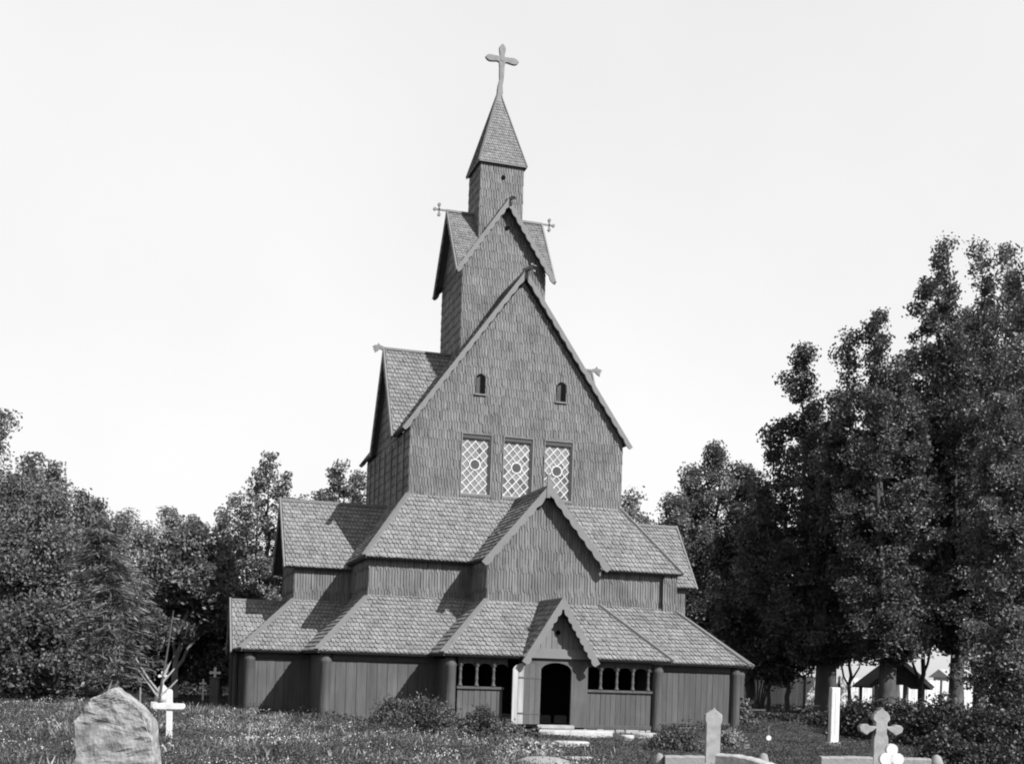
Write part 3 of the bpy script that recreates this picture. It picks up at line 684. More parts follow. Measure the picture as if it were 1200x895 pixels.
# rough standing stone
def standing_stone():
    D = 15.; c = at(135, D); g0 = gz(c.x, c.y)
    out = [(88, 845), (97, 832), (108, 815), (122, 809), (134, 803), (146, 812), (163, 825), (179, 843), (181, 862), (184, 890), (188, 935), (188, 960), (86, 960), (90, 895)]
    poly = [Vector(((px-135)/F*D, 0, zat(px, py, D)-g0)) for px, py in out]
    import bmesh
    bm = bmesh.new(); vs = [bm.verts.new(p) for p in poly]; f = bm.faces.new(vs)
    r = bmesh.ops.extrude_face_region(bm, geom=[f]); bmesh.ops.translate(bm, verts=[v for v in r['geom'] if isinstance(v, bmesh.types.BMVert)], vec=(0, .26, 0))
    bmesh.ops.recalc_face_normals(bm, faces=bm.faces)
    bmesh.ops.bevel(bm, geom=list(bm.edges), offset=.02, segments=1, affect='EDGES')
    bmesh.ops.triangulate(bm, faces=bm.faces); bmesh.ops.subdivide_edges(bm, edges=list(bm.edges), cuts=7, use_grid_fill=True)
    from mathutils import noise
    for v in bm.verts:
        q = v.co*3.0; v.co += Vector((noise.noise(q), noise.noise(q+Vector((9, 0, 0)))*1.3, noise.noise(q+Vector((0, 9, 0)))))*.022+Vector((noise.noise(v.co*11+Vector((3, 3, 3)))*.5, noise.noise(v.co*11), noise.noise(v.co*9)*.5))*.03+Vector((0, noise.noise(v.co*31), 0))*.014
    me = bpy.data.meshes.new('standing_stone'); bm.to_mesh(me); bm.free()
    o = newobj('standing_stone', me, m=M['rock'], label='large rough upright memorial slab with a peaked top at the lower left', cat='memorial stone', loc=(c.x, c.y, g0-.02)); o.rotation_euler = (0, 0, -yaw)
standing_stone()

def slat_cross(label, px, D, topy, army, boty, halfw, wd, th=.05, name='grave_cross', armoff=0., m='white', rz=-.28, group=None, cat='grave cross', rounded=True, tilt=0.):
    p = at(px, D); g0 = gz(p.x, p.y); H = zat(px, topy, D)-g0; Z = zat(px, army, D)-g0
    t = thing(name, label, cat, (p.x, p.y, g0), rz, group); t.rotation_euler = (0, tilt, rz)
    def bar(a, b, nm, y0, y1):
        a = Vector(a); b = Vector(b); d = (b-a).normalized(); s_ = Vector((d.z, 0, -d.x)); h = wd/2; pts = [a-s_*h, a+s_*h]
        if rounded: pts = [a+s_*-h]+[a+s_*h]
        e = b-d*h
        pts = [a-s_*h, a+s_*h, e+s_*h]+[e+(s_*math.cos(k*math.pi/8)+d*math.sin(k*math.pi/8))*h for k in range(1, 8)]+[e-s_*h]
        mb = MB(); mb.extrude(pts, Vector((0, y0, 0)), Vector((0, y1, 0))); return mb
    bar((0, 0, -.3), (0, 0, H), 'upright', -th/2, th/2).build('upright', M[m], t, bevel=.006)
    mb = bar((armoff, 0, Z), (armoff+halfw, 0, Z), 'arm', -th*.75, -th/2-.003); b2 = bar((armoff, 0, Z), (armoff-halfw, 0, Z), 'arm', -th*.75, -th/2-.003)
    mb = MB(); h = wd/2; pts = [Vector((armoff+halfw-h+h*math.cos(a), 0, Z+h*math.sin(a))) for a in np.linspace(-math.pi/2, math.pi/2, 9)]+[Vector((armoff-halfw+h-h*math.cos(a), 0, Z+h*math.sin(a))) for a in np.linspace(math.pi/2, -math.pi/2, 9)]
    mb.extrude(pts, Vector((0, -th*1.3, 0)), Vector((0, -th/2-.002, 0))); mb.build('crossbar', M[m], t, bevel=.006)
    return t
slat_cross('large white painted wooden cross standing in the weeds beside the rough memorial slab', 200.5, 29.0, 807, 827, 867, .385, .14, tilt=-.02)
slat_cross('small plain white cross far back under the trees, directly left of the dark pillar', 238.5, 50, 795, 800.5, 823, .15, .07)
slat_cross('tiny white cross low in the shade between the draped monument and the plain white cross', 221, 58, 812, 816, 828, .11, .07)
# carved monument with a cross
def monument():
    D = 38; p = at(191, D); g0 = gz(p.x, p.y); t = thing('cross_monument', 'pale carved monument with a lobed white cross on top, behind the large white cross', 'monument', (p.x, p.y, g0), -.25)
    mb = MB(); mb.box(-.30, -.22, -.1, .30, .22, .35); mb.build('plinth', M['whitestone'], t, bevel=.02)
    H = zat(191, 802, D)-g0
    mb = MB(); mb.lathe((0, 0, 0), [(.24, .35), (.23, .5), (.2, .6), (.19, H-.25), (.15, H-.1), (.06, H)], 10); mb.build('shaft', M['whitestone'], t, smooth_=True)
    Hc = zat(191, 786.5, D)-g0
    mb = MB(); mb.box(-.03, -.03, H-.02, .03, .03, Hc-.03); zc = H+(Hc-H)*.66; mb.box(-.09, -.028, zc-.03, .09, .028, zc+.03)
    for x, z in ((-.1, zc), (.1, zc), (0, Hc-.03)): mb.extrude([Vector((x+.045*math.cos(a*math.pi/5), -.032, z+.045*math.sin(a*math.pi/5))) for a in range(10)], Vector((0, 0, 0)), Vector((0, .064, 0)))
    mb.build('cross', M['white'], t)
    D = 48; p = at(252, D); g0 = gz(p.x, p.y); t = thing('cross_pillar', 'dark square pillar topped by a small white lobed cross, near the left end of the church', 'monument', (p.x, p.y, g0), -.2)
    H = zat(252, 793, D)-g0
    mb = MB(); mb.box(-.17, -.17, -.1, .17, .17, H-.05); mb.box(-.2, -.2, H-.05, .2, .2, H); mb.build('shaft', M['brick'], t, bevel=.015)
    mb = MB(); mb.box(-.045, -.03, H, .045, .03, H+.34); zc = H+.17; mb.box(-.16, -.028, zc-.045, .16, .028, zc+.045)
    for x, z in ((-.16, zc), (.16, zc), (0, H+.33)): mb.extrude([Vector((x+.06*math.cos(a*math.pi/5), -.032, z+.06*math.sin(a*math.pi/5))) for a in range(10)], Vector((0, 0, 0)), Vector((0, .064, 0)))
    mb.build('cross', M['white'], t)
monument()
def post(name, label, px, D, topy, r, m, cat='post', lean=0.):
    p = at(px, D); g0 = gz(p.x, p.y); H = zat(px, topy, D)-g0
    mb = MB(); mb.tube([(0, 0, -.1), (lean*.5, 0, H*.5), (lean, 0, H)], [r, r*.95, r*.85], 7); return mb.build(name, M[m], None, label=label, cat=cat, loc=(p.x, p.y, g0))
post('wooden_post', 'thin pale wooden post right of the peak of the rough memorial slab', 165, 40, 805, .03, 'palebark')
post('wooden_stake', 'short pale stake in the weeds in front of the leftmost church column', 294, 28.3, 851, .022, 'palebark', cat='stake')
# right-hand graves
def ogee_stone():
    D = 25.5; p = at(837.5, D); g0 = gz(p.x, p.y); H = zat(837, 829, D)-g0; k = D/F
    t = thing('narrow_gravestone', 'narrow grey gravestone with an onion-shaped head, left of the other graves on the right', 'gravestone', (p.x, p.y, g0), -.2)
    out = [(-8.5, None), (8.5, None), (8.5, 848), (10.3, 843), (10, 837), (6, 834), (2, 831), (0, 828.5), (-2, 831), (-6, 834), (-10, 837), (-10.3, 843), (-8.5, 848)]
    mb = MB(); mb.extrude([Vector((x*k, -.07, -.2 if py is None else zat(837, py, D)-g0)) for x, py in out], Vector((0, .14, 0)), Vector((0, 0, 0))); mb.build('slab', M['greystone'], t, bevel=.012)
    mb = MB(); mb.box(-.24, -.16, -.15, .24, .16, .12); mb.build('base', M['kerb'], t, bevel=.02)
ogee_stone()
def stone_cross():
    D = 25.0; px = 1033.5; p = at(px, D); g0 = gz(p.x, p.y); k = D/F; rz = -.25
    t = thing('stone_cross', 'grey stone grave cross with pointed lobed arm ends, in front of the dark bushes', 'gravestone', (p.x, p.y, g0), rz)
    L = [(-8.5, None), (8.5, None), (8.5, 864), (6.5, 859), (6.5, 853), (10, 856), (14, 858), (17, 861), (20, 859.5), (24.5, 857), (26, 852), (23, 849), (17, 848), (14, 850.5), (7, 850.5), (7, 846), (10, 842.5), (9.5, 838), (6, 834), (2.5, 831.5), (0, 828)]
    pts = L+[(-x, y) for x, y in reversed(L[2:-1])]
    hz = lambda py: zat(px, py, D)-g0
    mb = MB(); mb.extrude([Vector((x*k, -.09, -.1 if py is None else hz(py))) for x, py in pts], Vector((0, .18, 0)), Vector((0, 0, 0))); mb.build('cross', M['greystone'], t, bevel=.012)
    mb = MB(); mb.box(-.34, -.25, -.1, .34, .25, .16); mb.build('base', M['kerb'], t, bevel=.02)
    # white trefoil marker nearer the camera
    D = 18.0; px = 1047.5; p = at(px, D); g0 = gz(p.x, p.y); k = D/F; zt = zat(px, 871, D)-g0; zl = zat(px, 889, D)-g0
    t = thing('trefoil_cross', 'bright white trefoil-headed grave marker in front of the grey stone cross', 'gravestone', (p.x, p.y, g0), -.25)
    mb = MB()
    for i, (x, z, r) in enumerate(((0, zt-.085, .085), (-.085, zl, .092), (.085, zl, .092))):
        mb.extrude([Vector((x+r*math.cos(a*math.pi/12), -.04-.002*i, z+r*math.sin(a*math.pi/12))) for a in range(24)], Vector((0, .08+.004*i, 0)), Vector((0, 0, 0)))
    mb.box(-.055, -.035, -.1, .055, .035, zt-.08); mb.build('head', M['white'], t)
    mb = MB(); mb.box(-.16, -.12, -.1, .16, .12, .14); mb.build('base', M['whitestone'], t, bevel=.015)
stone_cross()
def white_pillar():
    D = 36.9; px = 979; p = at(px, D); g0 = gz(p.x, p.y); H = zat(px, 805, D)-g0
    t = thing('grave_pillar', 'tall plain white square grave post standing in the dark grass before the trees', 'gravestone', (p.x, p.y, g0), -.12)
    mb = MB(); mb.box(-.135, -.1, .05, .135, .1, H); mb.build('pillar', M['white'], t, bevel=.025)
    mb = MB(); mb.box(-.135+.12, -.104, .3, -.135+.135, -.1005, H-.1); mb.build('groove', M['whitestone'], t)
    mb = MB(); mb.box(-.2, -.16, -.1, .2, .16, .08); mb.build('base', M['whitestone'], t, bevel=.02)
white_pillar()
def kerbs():
    r_ = random.Random(5)
    def kerb(label, pa, pb, D, topy0, topy1, th=.3, m='kerb', cat='grave kerb', arch=0, name='grave_kerb', D2=None):
        a = at(pa, D); b = at(pb, D2 or D); za, zb = zat(pa, topy0, D), zat(pb, topy1, D2 or D); c = (a+b)/2; g0 = gz(c.x, c.y)
        n = 14; top = []; d = (b-a); L = d.length; sd = Vector((-d.y, d.x)).normalized()
        mb = MB(); vs = []
        for i in range(n+1):
            f = i/n; q = a+d*f-c; z = za+(zb-za)*f+arch*math.sin(math.pi*f)+r_.uniform(-.008, .008)-g0
            for s_, zz in ((-.5, -.2), (-.5, z-.03), (-.4, z), (.4, z), (.5, z-.03), (.5, -.2)): vs.append((q.x+sd.x*th*s_, q.y+sd.y*th*s_, zz))
        fs = [(i*6+k, (i+1)*6+k, (i+1)*6+(k+1) % 6, i*6+(k+1) % 6) for i in range(n) for k in range(6)]+[tuple(range(6)), tuple(range(n*6+5, n*6-1, -1))]
        mb.add(vs, fs); mb.build(name, M[m], None, label=label, cat=cat, loc=(c.x, c.y, g0))
    kerb('low grey stone kerb at the bottom edge, left of the narrow onion-headed gravestone', 782, 828, 24.5, 885, 885)
    kerb('pale arched stone kerb at the bottom edge right of the narrow gravestone', 846, 915, 22.5, 882.5, 897, arch=.05, m='slabstone', D2=21.8)
    kerb('low grey stone kerb left of the grey stone cross', 964, 1024, 24.2, 886, 886)
    kerb('low grey stone kerb right of the white trefoil marker', 1054, 1092, 24.2, 887, 888)
    def cobble(label, px, D, r, topy):
        p = at(px, D); g0 = gz(p.x, p.y); h = zat(px, topy, D)-g0; mb = MB()
        mb.lathe((0, 0, 0), [(r*1.05, -.1), (r*1.08, h*.3), (r*.95, h*.65), (r*.6, h*.92), (r*.15, h)], 10)
        for i, v in enumerate(mb.v): mb.v[i] = (v[0]*(1+r_.uniform(-.12, .12)), v[1]*(1+r_.uniform(-.12, .12)), v[2])
        mb.build('field_stone', M['kerb'], None, smooth_=True, label=label, cat='stone', loc=(p.x, p.y, g0))
    cobble('rounded grey boulder at the left end of the grey kerb on the bottom edge', 776, 24.6, .11, 882)
    cobble('small rounded grey stone behind the right tail of the pale arched kerb', 898, 25, .12, 882)
    cobble('small pointed grey stone at the bottom right beside the dark bush', 1101, 24.5, .14, 884)
    cobble('pale rock at the bottom edge below the mound of dry grass', 640, 24.3, .55, 886)
kerbs()
def bits():
    p = at(903, 35.7); g0 = gz(p.x, p.y); t = thing('grave_marker', 'thin dark grave stake with a small white disc in front of the church right end', 'grave marker', (p.x, p.y, g0), -.2)
    mb = MB(); mb.box(-.018, -.012, -.1, .018, .012, .55); mb.build('stake', M['brick'], t)
    mb = MB(); mb.extrude([Vector((.0+.075*math.cos(a*math.pi/6), -.02, .2+.075*math.sin(a*math.pi/6))) for a in range(12)], Vector((0, 0, 0)), Vector((0, -.02, 0))); mb.build('disc', M['white'], t)
    p = at(940, 52); mb = MB(); g0 = gz(p.x, p.y)
    q = [(.9, .0, .62), (.5, 0, .58), (.1, 0, .40), (-.12, 0, .15), (-.05, 0, .04), (.35, 0, .02), (.9, 0, .03)]
    mb.tube(q, [.03, .045, .06, .06, .05, .04, .02], 7); mb.build('fallen_branch', M['palebark'], None, smooth_=True, label='curved bare pale branch lying under the large trees', cat='branch', loc=(p.x, p.y, g0))
    p = at(887, 54); g0 = gz(p.x, p.y); t = thing('low_bench', 'low pale bench under the shrub with several stems', 'bench', (p.x, p.y, g0), -.25)
    mb = MB(); mb.box(-.42, -.12, .28, .42, .12, .34); mb.build('seat', M['fence'], t)
    for x in (-.34, .34): mb = MB(); mb.box(x-.03, -.1, -.05, x+.03, .1, .28); mb.build('leg', M['palebark'], t)
bits()

# ================================================================= BACKGROUND BUILDINGS
def fence():
    a = at(850, 76); b = at(1260, 80); c = (a+b)/2; d = b-a; L = d.length; ang = math.atan2(d.y, d.x)
    t = thing('board_fence', 'tall pale board fence behind the trees on the right', 'fence', (c.x, c.y, 0), ang)
    mb = MB(); x = -L/2; r_ = random.Random(2)
    while x < L/2: mb.box(x+.01, 0, -.1, x+.19, .03, 1.95+r_.uniform(-.03, .03)); x += .2
    mb.box(-L/2, .03, .5, L/2, .06, .62); mb.box(-L/2, .03, 1.5, L/2, .06, 1.62); mb.build('boards', M['fence'], t)
    x = -L/2+.6
    while x < L/2: m2 = MB(); m2.box(x-.05, -.05, -.1, x+.05, -.003, 2.05); m2.build('post', M['bark'], t); x += 2.3
fence()
def lychgate():
    D = 62; p = at(1045, D); t = thing('roofed_gateway', 'small open gateway with a dark gabled roof on posts, half hidden by the thick trunk', 'gateway', (p.x, p.y, 0), -yaw)
    k = D/F; zr = 2.75; hw = 1.55; ze = 1.5
    for s in (-1, 1):
        mb = MB(); pl, poly = plane_of([(s*hw, -s*1.6, ze), (s*hw, s*1.6, ze), (0, s*1.6, zr), (0, -s*1.6, zr)] if s > 0 else [(-hw, 1.6, ze), (-hw, -1.6, ze), (0, -1.6, zr), (0, 1.6, zr)])
        slab(mb, pl, poly, -.1, 0); mb.build('roof', M['darkwood_shade'], t)
        m2 = MB(); m2.beam((0, -1.65, zr+.03), (s*hw, -1.65, ze+.0), .05, .2, Vector((0, 1, 0)).cross(Vector((s*hw, 0, ze-zr)).normalized())); m2.build('bargeboard', M['fence'] if s > 0 else M['darkwood_shade'], t)  # sunlight put into the colour: right board pale, left one dark
    for x in (-1.15, .25, 1.15):
        for y in (-1.35, 1.35):
            m2 = MB(); m2.box(x-.07, y-.07, -.05, x+.07, y+.07, zr-abs(x)*.81-.13); m2.build('post', M['palebark'], t)
    m2 = MB(); m2.extrude([Vector((-1.3, -1.52, 1.62)), Vector((1.3, -1.52, 1.62)), Vector((0, -1.52, 2.62))], Vector((0, .04, 0)), Vector((0, 0, 0))); m2.build('gable_boards', M['darkwood_shade'], t)
    # pale cottage wall glimpsed far right
    D = 95; p = at(1150, D); t = thing('cottage', 'low pale cottage glimpsed through leaves near the right edge', 'house', (p.x, p.y, 0), -yaw)
    mb = MB(); mb.box(-3, -2, -.1, 3, 2, 2.3); mb.build('wall', M['fence'], t)
    mb = MB(); mb.extrude([Vector((-3.3, -2.4, 2.25)), Vector((-3.3, 2.4, 2.25)), Vector((-3.3, 0, 2.9))], Vector((0, 0, 0)), Vector((6.6, 0, 0))); mb.build('roof', M['whitestone'], t)
    mb = MB(); mb.box(.8, -2.03, 1.0, 1.5, -2.003, 1.8); mb.build('window', M['panedark'], t)
lychgate()

# ================================================================= VEGETATION
def quads_mesh(name, C, size, seed, nrm=None, aspect=1.35, updown=0.):
    """leaf-shaped quads (kite) at centres C"""
    r_ = np.random.default_rng(seed); n = len(C)
    a = r_.normal(size=(n, 3)); a /= np.linalg.norm(a, axis=1, keepdims=True)
    b = r_.normal(size=(n, 3)); b[:, 2] += updown; b -= (b*a).sum(1, keepdims=True)*a; b /= np.linalg.norm(b, axis=1, keepdims=True)
    s = size*r_.uniform(.65, 1.25, size=(n, 1))/2
    V = np.empty((n, 4, 3), np.float32)
    V[:, 0] = C-b*s*aspect; V[:, 1] = C+a*s*.8-b*s*.15; V[:, 2] = C+b*s*aspect; V[:, 3] = C-a*s*.8-b*s*.15
    me = bpy.data.meshes.new(name); me.vertices.add(n*4); me.vertices.foreach_set('co', V.ravel())
    me.loops.add(n*4); me.loops.foreach_set('vertex_index', np.arange(n*4, dtype=np.int32)); me.polygons.add(n)
    me.polygons.foreach_set('loop_start', np.arange(0, n*4, 4, dtype=np.int32)); me.update(); me.validate(); return me

def tree(name, label, base, H, leaders, crown_lo, rad, trunk_r, leafm, seed, leaf=.15, clumps=260, per=90, csize=.5, cat='tree', group=None, lift=.55, barkm='bark', top_pow=.6, lean=(0, 0), droop=0.):
    """leaders: list of (dx, dy, top fraction, radius factor). Side branches climb off each leader; leaf clumps sit on them."""
    r_ = random.Random(seed); nr = np.random.default_rng(seed)
    g0 = gz(base[0], base[1])
    t = thing(name, label, cat, (base[0], base[1], g0), 0, group)
    wood = MB(); P = []
    lo = crown_lo*H
    fork = H*.16
    tr = [Vector((0, 0, -.15)), Vector((lean[0]*.1+r_.uniform(-.1, .1), lean[1]*.1, fork*.5)), Vector((lean[0]*.2, lean[1]*.2, fork))]
    wood.tube(tr, [trunk_r*1.15, trunk_r*.95, trunk_r*.9], 9)
    for li, (dx, dy, tf, rf) in enumerate(leaders):
        Ht = H*tf; pts = []; n = 12
        for i in range(n+1):
            f = i/n; z = fork+(Ht-fork)*f; e = 1-(1-f)**1.8
            pts.append(Vector((tr[2].x+(dx+lean[0]*.8)*e+r_.uniform(-.12, .12)*(f > 0), tr[2].y+(dy+lean[1]*.8)*e+r_.uniform(-.12, .12)*(f > 0), z)))
        lr = trunk_r*(.9 if li == 0 else .55)
        wood.tube(pts, [max(.015, lr*(1-i/n)**1.0) for i in range(n+1)], 7)
        nb = max(6, int(clumps*rf/3/max(1, sum(l[3] for l in leaders))*1.0))
        for k in range(nb):
            f = (k+r_.random())/nb; z = lo+(Ht-lo)*f
            if z < fork: z = fork
            ff = (z-fork)/(Ht-fork); i = min(n-1, int(ff*n)); q = pts[i].lerp(pts[i+1], ff*n-i)
            env = rad*rf*(math.sin(math.pi*min(1, .18+.82*(f**.8)))**top_pow)*(1-.35*f) * r_.uniform(.5, 1.3)
            env = max(env, .3)
            az = r_.uniform(0, 2*math.pi); d = Vector((math.cos(az), math.sin(az), 0))
            rise = lift*env*r_.uniform(.6, 1.4)
            tip = q+d*env+Vector((0, 0, rise-droop*env))
            mid = q.lerp(tip, .5)+Vector((0, 0, -.12*env+droop*env*.3))
            wood.tube([q, mid, tip], [max(.012, trunk_r*.16*(1-ff)+.012), .02, .006], 4, cap=False)
            m_ = 3 if env > .9 else 2
            for c in range(m_):
                g = (.45, .78, 1.0)[c] if m_ == 3 else (.5, 1.)[c]
                b = q.lerp(mid, g*2) if g < .5 else mid.lerp(tip, g*2-1)
                b = b+Vector((r_.gauss(0, .22), r_.gauss(0, .22), r_.gauss(0, .18)))*env*.45
                cs = csize*r_.uniform(.6, 1.3); cnt = int(per*r_.uniform(.5, 1.4))
                pp = np.clip(nr.normal(size=(cnt, 3)), -1.7, 1.7)*np.array([cs, cs, cs*.8])*.55+np.array(b)
                P.append(pp)
        cnt = int(per*.8); P.append(np.clip(nr.normal(size=(cnt, 3)), -1.6, 1.6)*np.array([.25, .25, .5])+np.array(pts[-1]-Vector((0, 0, .8))))
    C = np.concatenate(P); C = C[C[:, 2] > .15]
    wood.build('trunk', M[barkm], t, smooth_=True)
    newobj('crown', quads_mesh('crown', C, leaf, seed), t, M[leafm])
    return t
def T(label, px, D, topy, rad_px, leaders, seed, leafm='leaf_dark', name='poplar_tree', lo=.11, tr=.3, basepx=None, **k):
    dpx = .0325*(CY-topy)                     # the plate is slightly rolled: straight trunks run from px-dpx up to px
    px0 = px-dpx; basepx = basepx or px0
    b = at(basepx, D); H = zat(px, topy, D)-gz(b.x, b.y)-.009*D
    off = (px0-basepx)/F*D
    L = [((x+off)*math.cos(yaw)+y*math.sin(yaw), -(x+off)*math.sin(yaw)+y*math.cos(yaw), tf, rf) for x, y, tf, rf in leaders]
    return tree(name, label, (b.x, b.y), H, L, lo, rad_px/F*D, tr, leafm, seed, **k)
gp_ = 'tall poplars right of the church'
T('poplar standing behind, filling the gap between the nearest and the forked poplar', 985, 68, 455, 52, [(0, 0, 1, 1), (-1.6, .3, .9, .9), (1.6, 0, .88, .9)], 17, tr=.3, clumps=420, per=150, leaf=.13, group=gp_)
T('poplar standing behind, filling the gap between the forked and the tallest poplar', 1062, 68, 400, 52, [(0, 0, 1, 1), (-1.6, .3, .9, .9), (1.6, 0, .88, .9)], 18, tr=.3, clumps=420, per=150, leaf=.13, group=gp_)
T('poplar standing behind, seen between the tops of the two tallest poplars', 1136, 70, 352, 52, [(0, 0, 1, 1), (-1.6, .3, .9, .9), (1.6, 0, .88, .9)], 19, tr=.3, clumps=460, per=150, leaf=.13, group=gp_)
T('bushy dark tree low behind the roofed gateway', 1000, 72, 640, 60, [(0, 0, 1, 1), (-1.6, .3, .9, .9), (1.6, 0, .88, .9)], 20, name='broadleaf_tree', lo=.38, tr=.12, clumps=300, per=150, leaf=.14)
T('tall dark poplar with a narrow top, nearest the church on its right side', 943, 54, 398, 60, [(0, 0, 1, 1), (-1.0, .6, .80, .55), (1.3, -.6, .86, .6), (-1.6, -.5, .62, .6), (1.2, .8, .66, .7), (-2.2, 0, .50, .6)], 11, basepx=963, tr=.30, clumps=620, per=150, leaf=.115, csize=.42, group=gp_)
T('thick-trunked poplar with a forked leafy top in front of the roofed gateway', 1028, 51, 358, 56, [(0, 0, 1, .9), (-1.0, .3, .955, .5), (1.2, .6, .90, .7), (-.2, -1.2, .78, .9), (1.8, .2, .74, .8), (-1.6, .2, .7, .8)], 12, basepx=1040, tr=.38, clumps=640, per=150, leaf=.115, csize=.42, group=gp_)
T('tallest poplar with a broad column-like top, right of the forked one', 1100, 55, 276, 54, [(0, 0, 1, 1), (.7, .3, .93, .6), (-.8, -.4, .92, .6), (-2.5, .2, .76, .6), (.6, -1.2, .8, .9), (2.0, .4, .78, .8), (-1.4, .8, .6, 1.0)], 13, basepx=1122, tr=.34, clumps=820, per=150, leaf=.115, csize=.42, group=gp_)
T('tall poplar with a pointed top standing just right of the tallest one', 1150, 58, 276, 42, [(0, 0, 1, .6), (.6, .3, .9, .7), (-.6, 0, .84, .7), (1.2, -.8, .76, .9), (-1.2, .6, .66, 1)], 14, basepx=1150, tr=.3, clumps=560, per=150, leaf=.115, csize=.42, group=gp_)
T('rightmost visible poplar, its slim top close to the edge of the photo', 1182, 56, 279, 42, [(0, 0, 1, .6), (.7, .3, .9, .7), (-.6, 0, .86, .7), (1.2, -.8, .7, 1), (-1.2, .6, .6, 1)], 15, basepx=1188, tr=.3, clumps=560, per=165, leaf=.115, leafm='leaf_mid', group=gp_)
T('poplar cut by the right edge of the photo', 1222, 50, 270, 44, [(0, 0, 1, 1), (-.9, .3, .93, .8), (1, 0, .88, .8), (-1.6, -.6, .66, 1), (-1.5, .6, .55, 1)], 16, tr=.3, clumps=520, per=165, leaf=.115, leafm='leaf_mid', group=gp_)
T('rounded lighter tree directly behind the right end of the church', 844, 72, 512, 58, [(0, 0, 1, 1.1), (-1.5, .6, .90, 1), (1.7, 0, .92, 1), (-2.6, -.6, .78, .9), (2.9, .5, .80, .9)], 21, 'leaf_mid', 'broadleaf_tree', tr=.35, clumps=700, per=170, leaf=.13, lo=.10, csize=.55)
T('dark bushy tree filling the gap between the rounded tree and the first poplar', 885, 60, 585, 48, [(0, 0, 1, 1), (-1.2, .6, .85, .8), (1.3, 0, .88, .8), (.3, -1, .7, 1)], 22, 'leaf_dark', 'broadleaf_tree', tr=.25, clumps=420, per=110, lo=.22, csize=.6)
T('low spreading leafy tree at the right edge under the poplars', 1198, 42, 715, 32, [(0, 0, 1, 1), (-1.2, .4, .9, .9), (1.2, 0, .88, .8)], 23, 'leaf_mid', 'broadleaf_tree', tr=.16, clumps=260, per=140, lo=.25, leaf=.10, csize=.5, barkm='palebark')
T('young leafy tree between the forked poplar and the tallest poplar', 1085, 60, 600, 45, [(0, 0, 1, 1), (-1.2, .4, .9, .9), (1.2, 0, .88, .8)], 24, 'leaf_dark', 'broadleaf_tree', tr=.14, clumps=300, per=90, lo=.36, csize=.55)
T('slender dark sapling in front of the fence near the church end', 905, 58, 700, 26, [(0, 0, 1, 1), (-.5, .2, .85, .8)], 25, 'leaf_dark', 'young_tree', tr=.10, clumps=110, per=80, lo=.3)
T('slender dark sapling left of the first thick poplar trunk', 926, 57, 690, 28, [(0, 0, 1, 1), (.5, .2, .85, .8)], 26, 'leaf_dark', 'young_tree', tr=.13, clumps=120, per=80, lo=.3)
T('pale treetop showing above the right shoulder of the nave roof', 738, 85, 568, 26, [(0, 0, 1, 1), (-1, .2, .85, .8), (1, .2, .9, .8)], 27, 'leaf_pale', 'broadleaf_tree', tr=.25, clumps=200, per=100, lo=.3, leaf=.18, csize=.6)
# left side
T('gappy poplar with several spiky tops standing left of the church', 317, 66, 520, 58, [(0, 0, 1, 1), (1.6, .3, .82, .6), (-1.5, 0, .82, .6), (-2.6, .5, .72, .55), (2.4, -.5, .66, .7), (-3.3, 0, .62, .6), (-.7, .4, .93, .6), (.9, -.4, .92, .6), (2.2, .4, .78, .6), (-2.0, -.6, .78, .6)], 31, 'leaf_mid', 'poplar_tree', tr=.24, clumps=1050, per=46, lo=.12, leaf=.13, csize=.32)
T('poplar top rising behind the left transept roof of the church', 400, 70, 538, 36, [(0, 0, 1, 1), (1.0, .3, .97, .8), (-.9, 0, .90, .8)], 32, 'leaf_mid', 'poplar_tree', tr=.2, clumps=380, per=90, lo=.2, leaf=.13, csize=.4)
T('round-headed pale tree between the spiky poplar and the dark trees on the left', 200, 74, 588, 48, [(0, 0, 1, 1), (-1.8, .3, .9, .8), (1.8, 0, .95, .8), (0, -1, .7, 1)], 33, 'leaf_pale', 'broadleaf_tree', tr=.25, clumps=420, per=110, lo=.12, leaf=.14, csize=.48)
T('round-headed pale tree left of the other pale tree in the gap of the skyline', 148, 72, 592, 46, [(0, 0, 1, 1), (-1.6, .3, .92, .8), (1.6, 0, .9, .8), (0, -1, .7, 1)], 34, 'leaf_pale', 'broadleaf_tree', tr=.25, clumps=420, per=110, lo=.12, leaf=.14, csize=.48)
T('dark birch-like tree rising above the bushy wall at upper left', 62, 56, 538, 44, [(0, 0, 1, .9), (-1.2, .3, .95, .8), (1.4, 0, .88, .9), (2.4, -.5, .78, .7)], 35, 'leaf_mid', 'broadleaf_tree', tr=.25, clumps=440, per=120, lo=.12, leaf=.12, csize=.45)
T('mid-height bushy tree sloping down towards the gap, left of the pale trees', 105, 60, 578, 44, [(0, 0, 1, 1), (-1.2, .3, .92, .8), (1.4, 0, .9, .8)], 36, 'leaf_mid', 'broadleaf_tree', tr=.22, clumps=380, per=130, lo=.08, leaf=.12, csize=.5)
T('tall tree at the left edge with its thin top reaching highest', 2, 50, 470, 40, [(0, 0, 1, .7), (-1.2, .3, .95, .8), (1.2, 0, .84, .9), (0, -1, .75, 1)], 37, 'leaf_mid', 'broadleaf_tree', tr=.28, clumps=440, per=105, lo=.08, leaf=.11, csize=.45)
T('dense dark tree in front at the left edge', 15, 44, 548, 62, [(0, 0, 1, 1), (-1.2, .3, .92, .8), (1.4, 0, .95, .9), (1.9, -.5, .75, .8)], 38, 'leaf_mid', 'broadleaf_tree', tr=.25, clumps=520, per=150, lo=.04, leaf=.10, csize=.5)
T('dark wide tree behind the swaying young tree', 88, 47, 630, 55, [(0, 0, 1, 1), (-1.2, .3, .9, .8), (1.4, 0, .9, .9)], 39, 'leaf_dark', 'broadleaf_tree', tr=.2, clumps=400, per=150, lo=.04, leaf=.10, csize=.5)
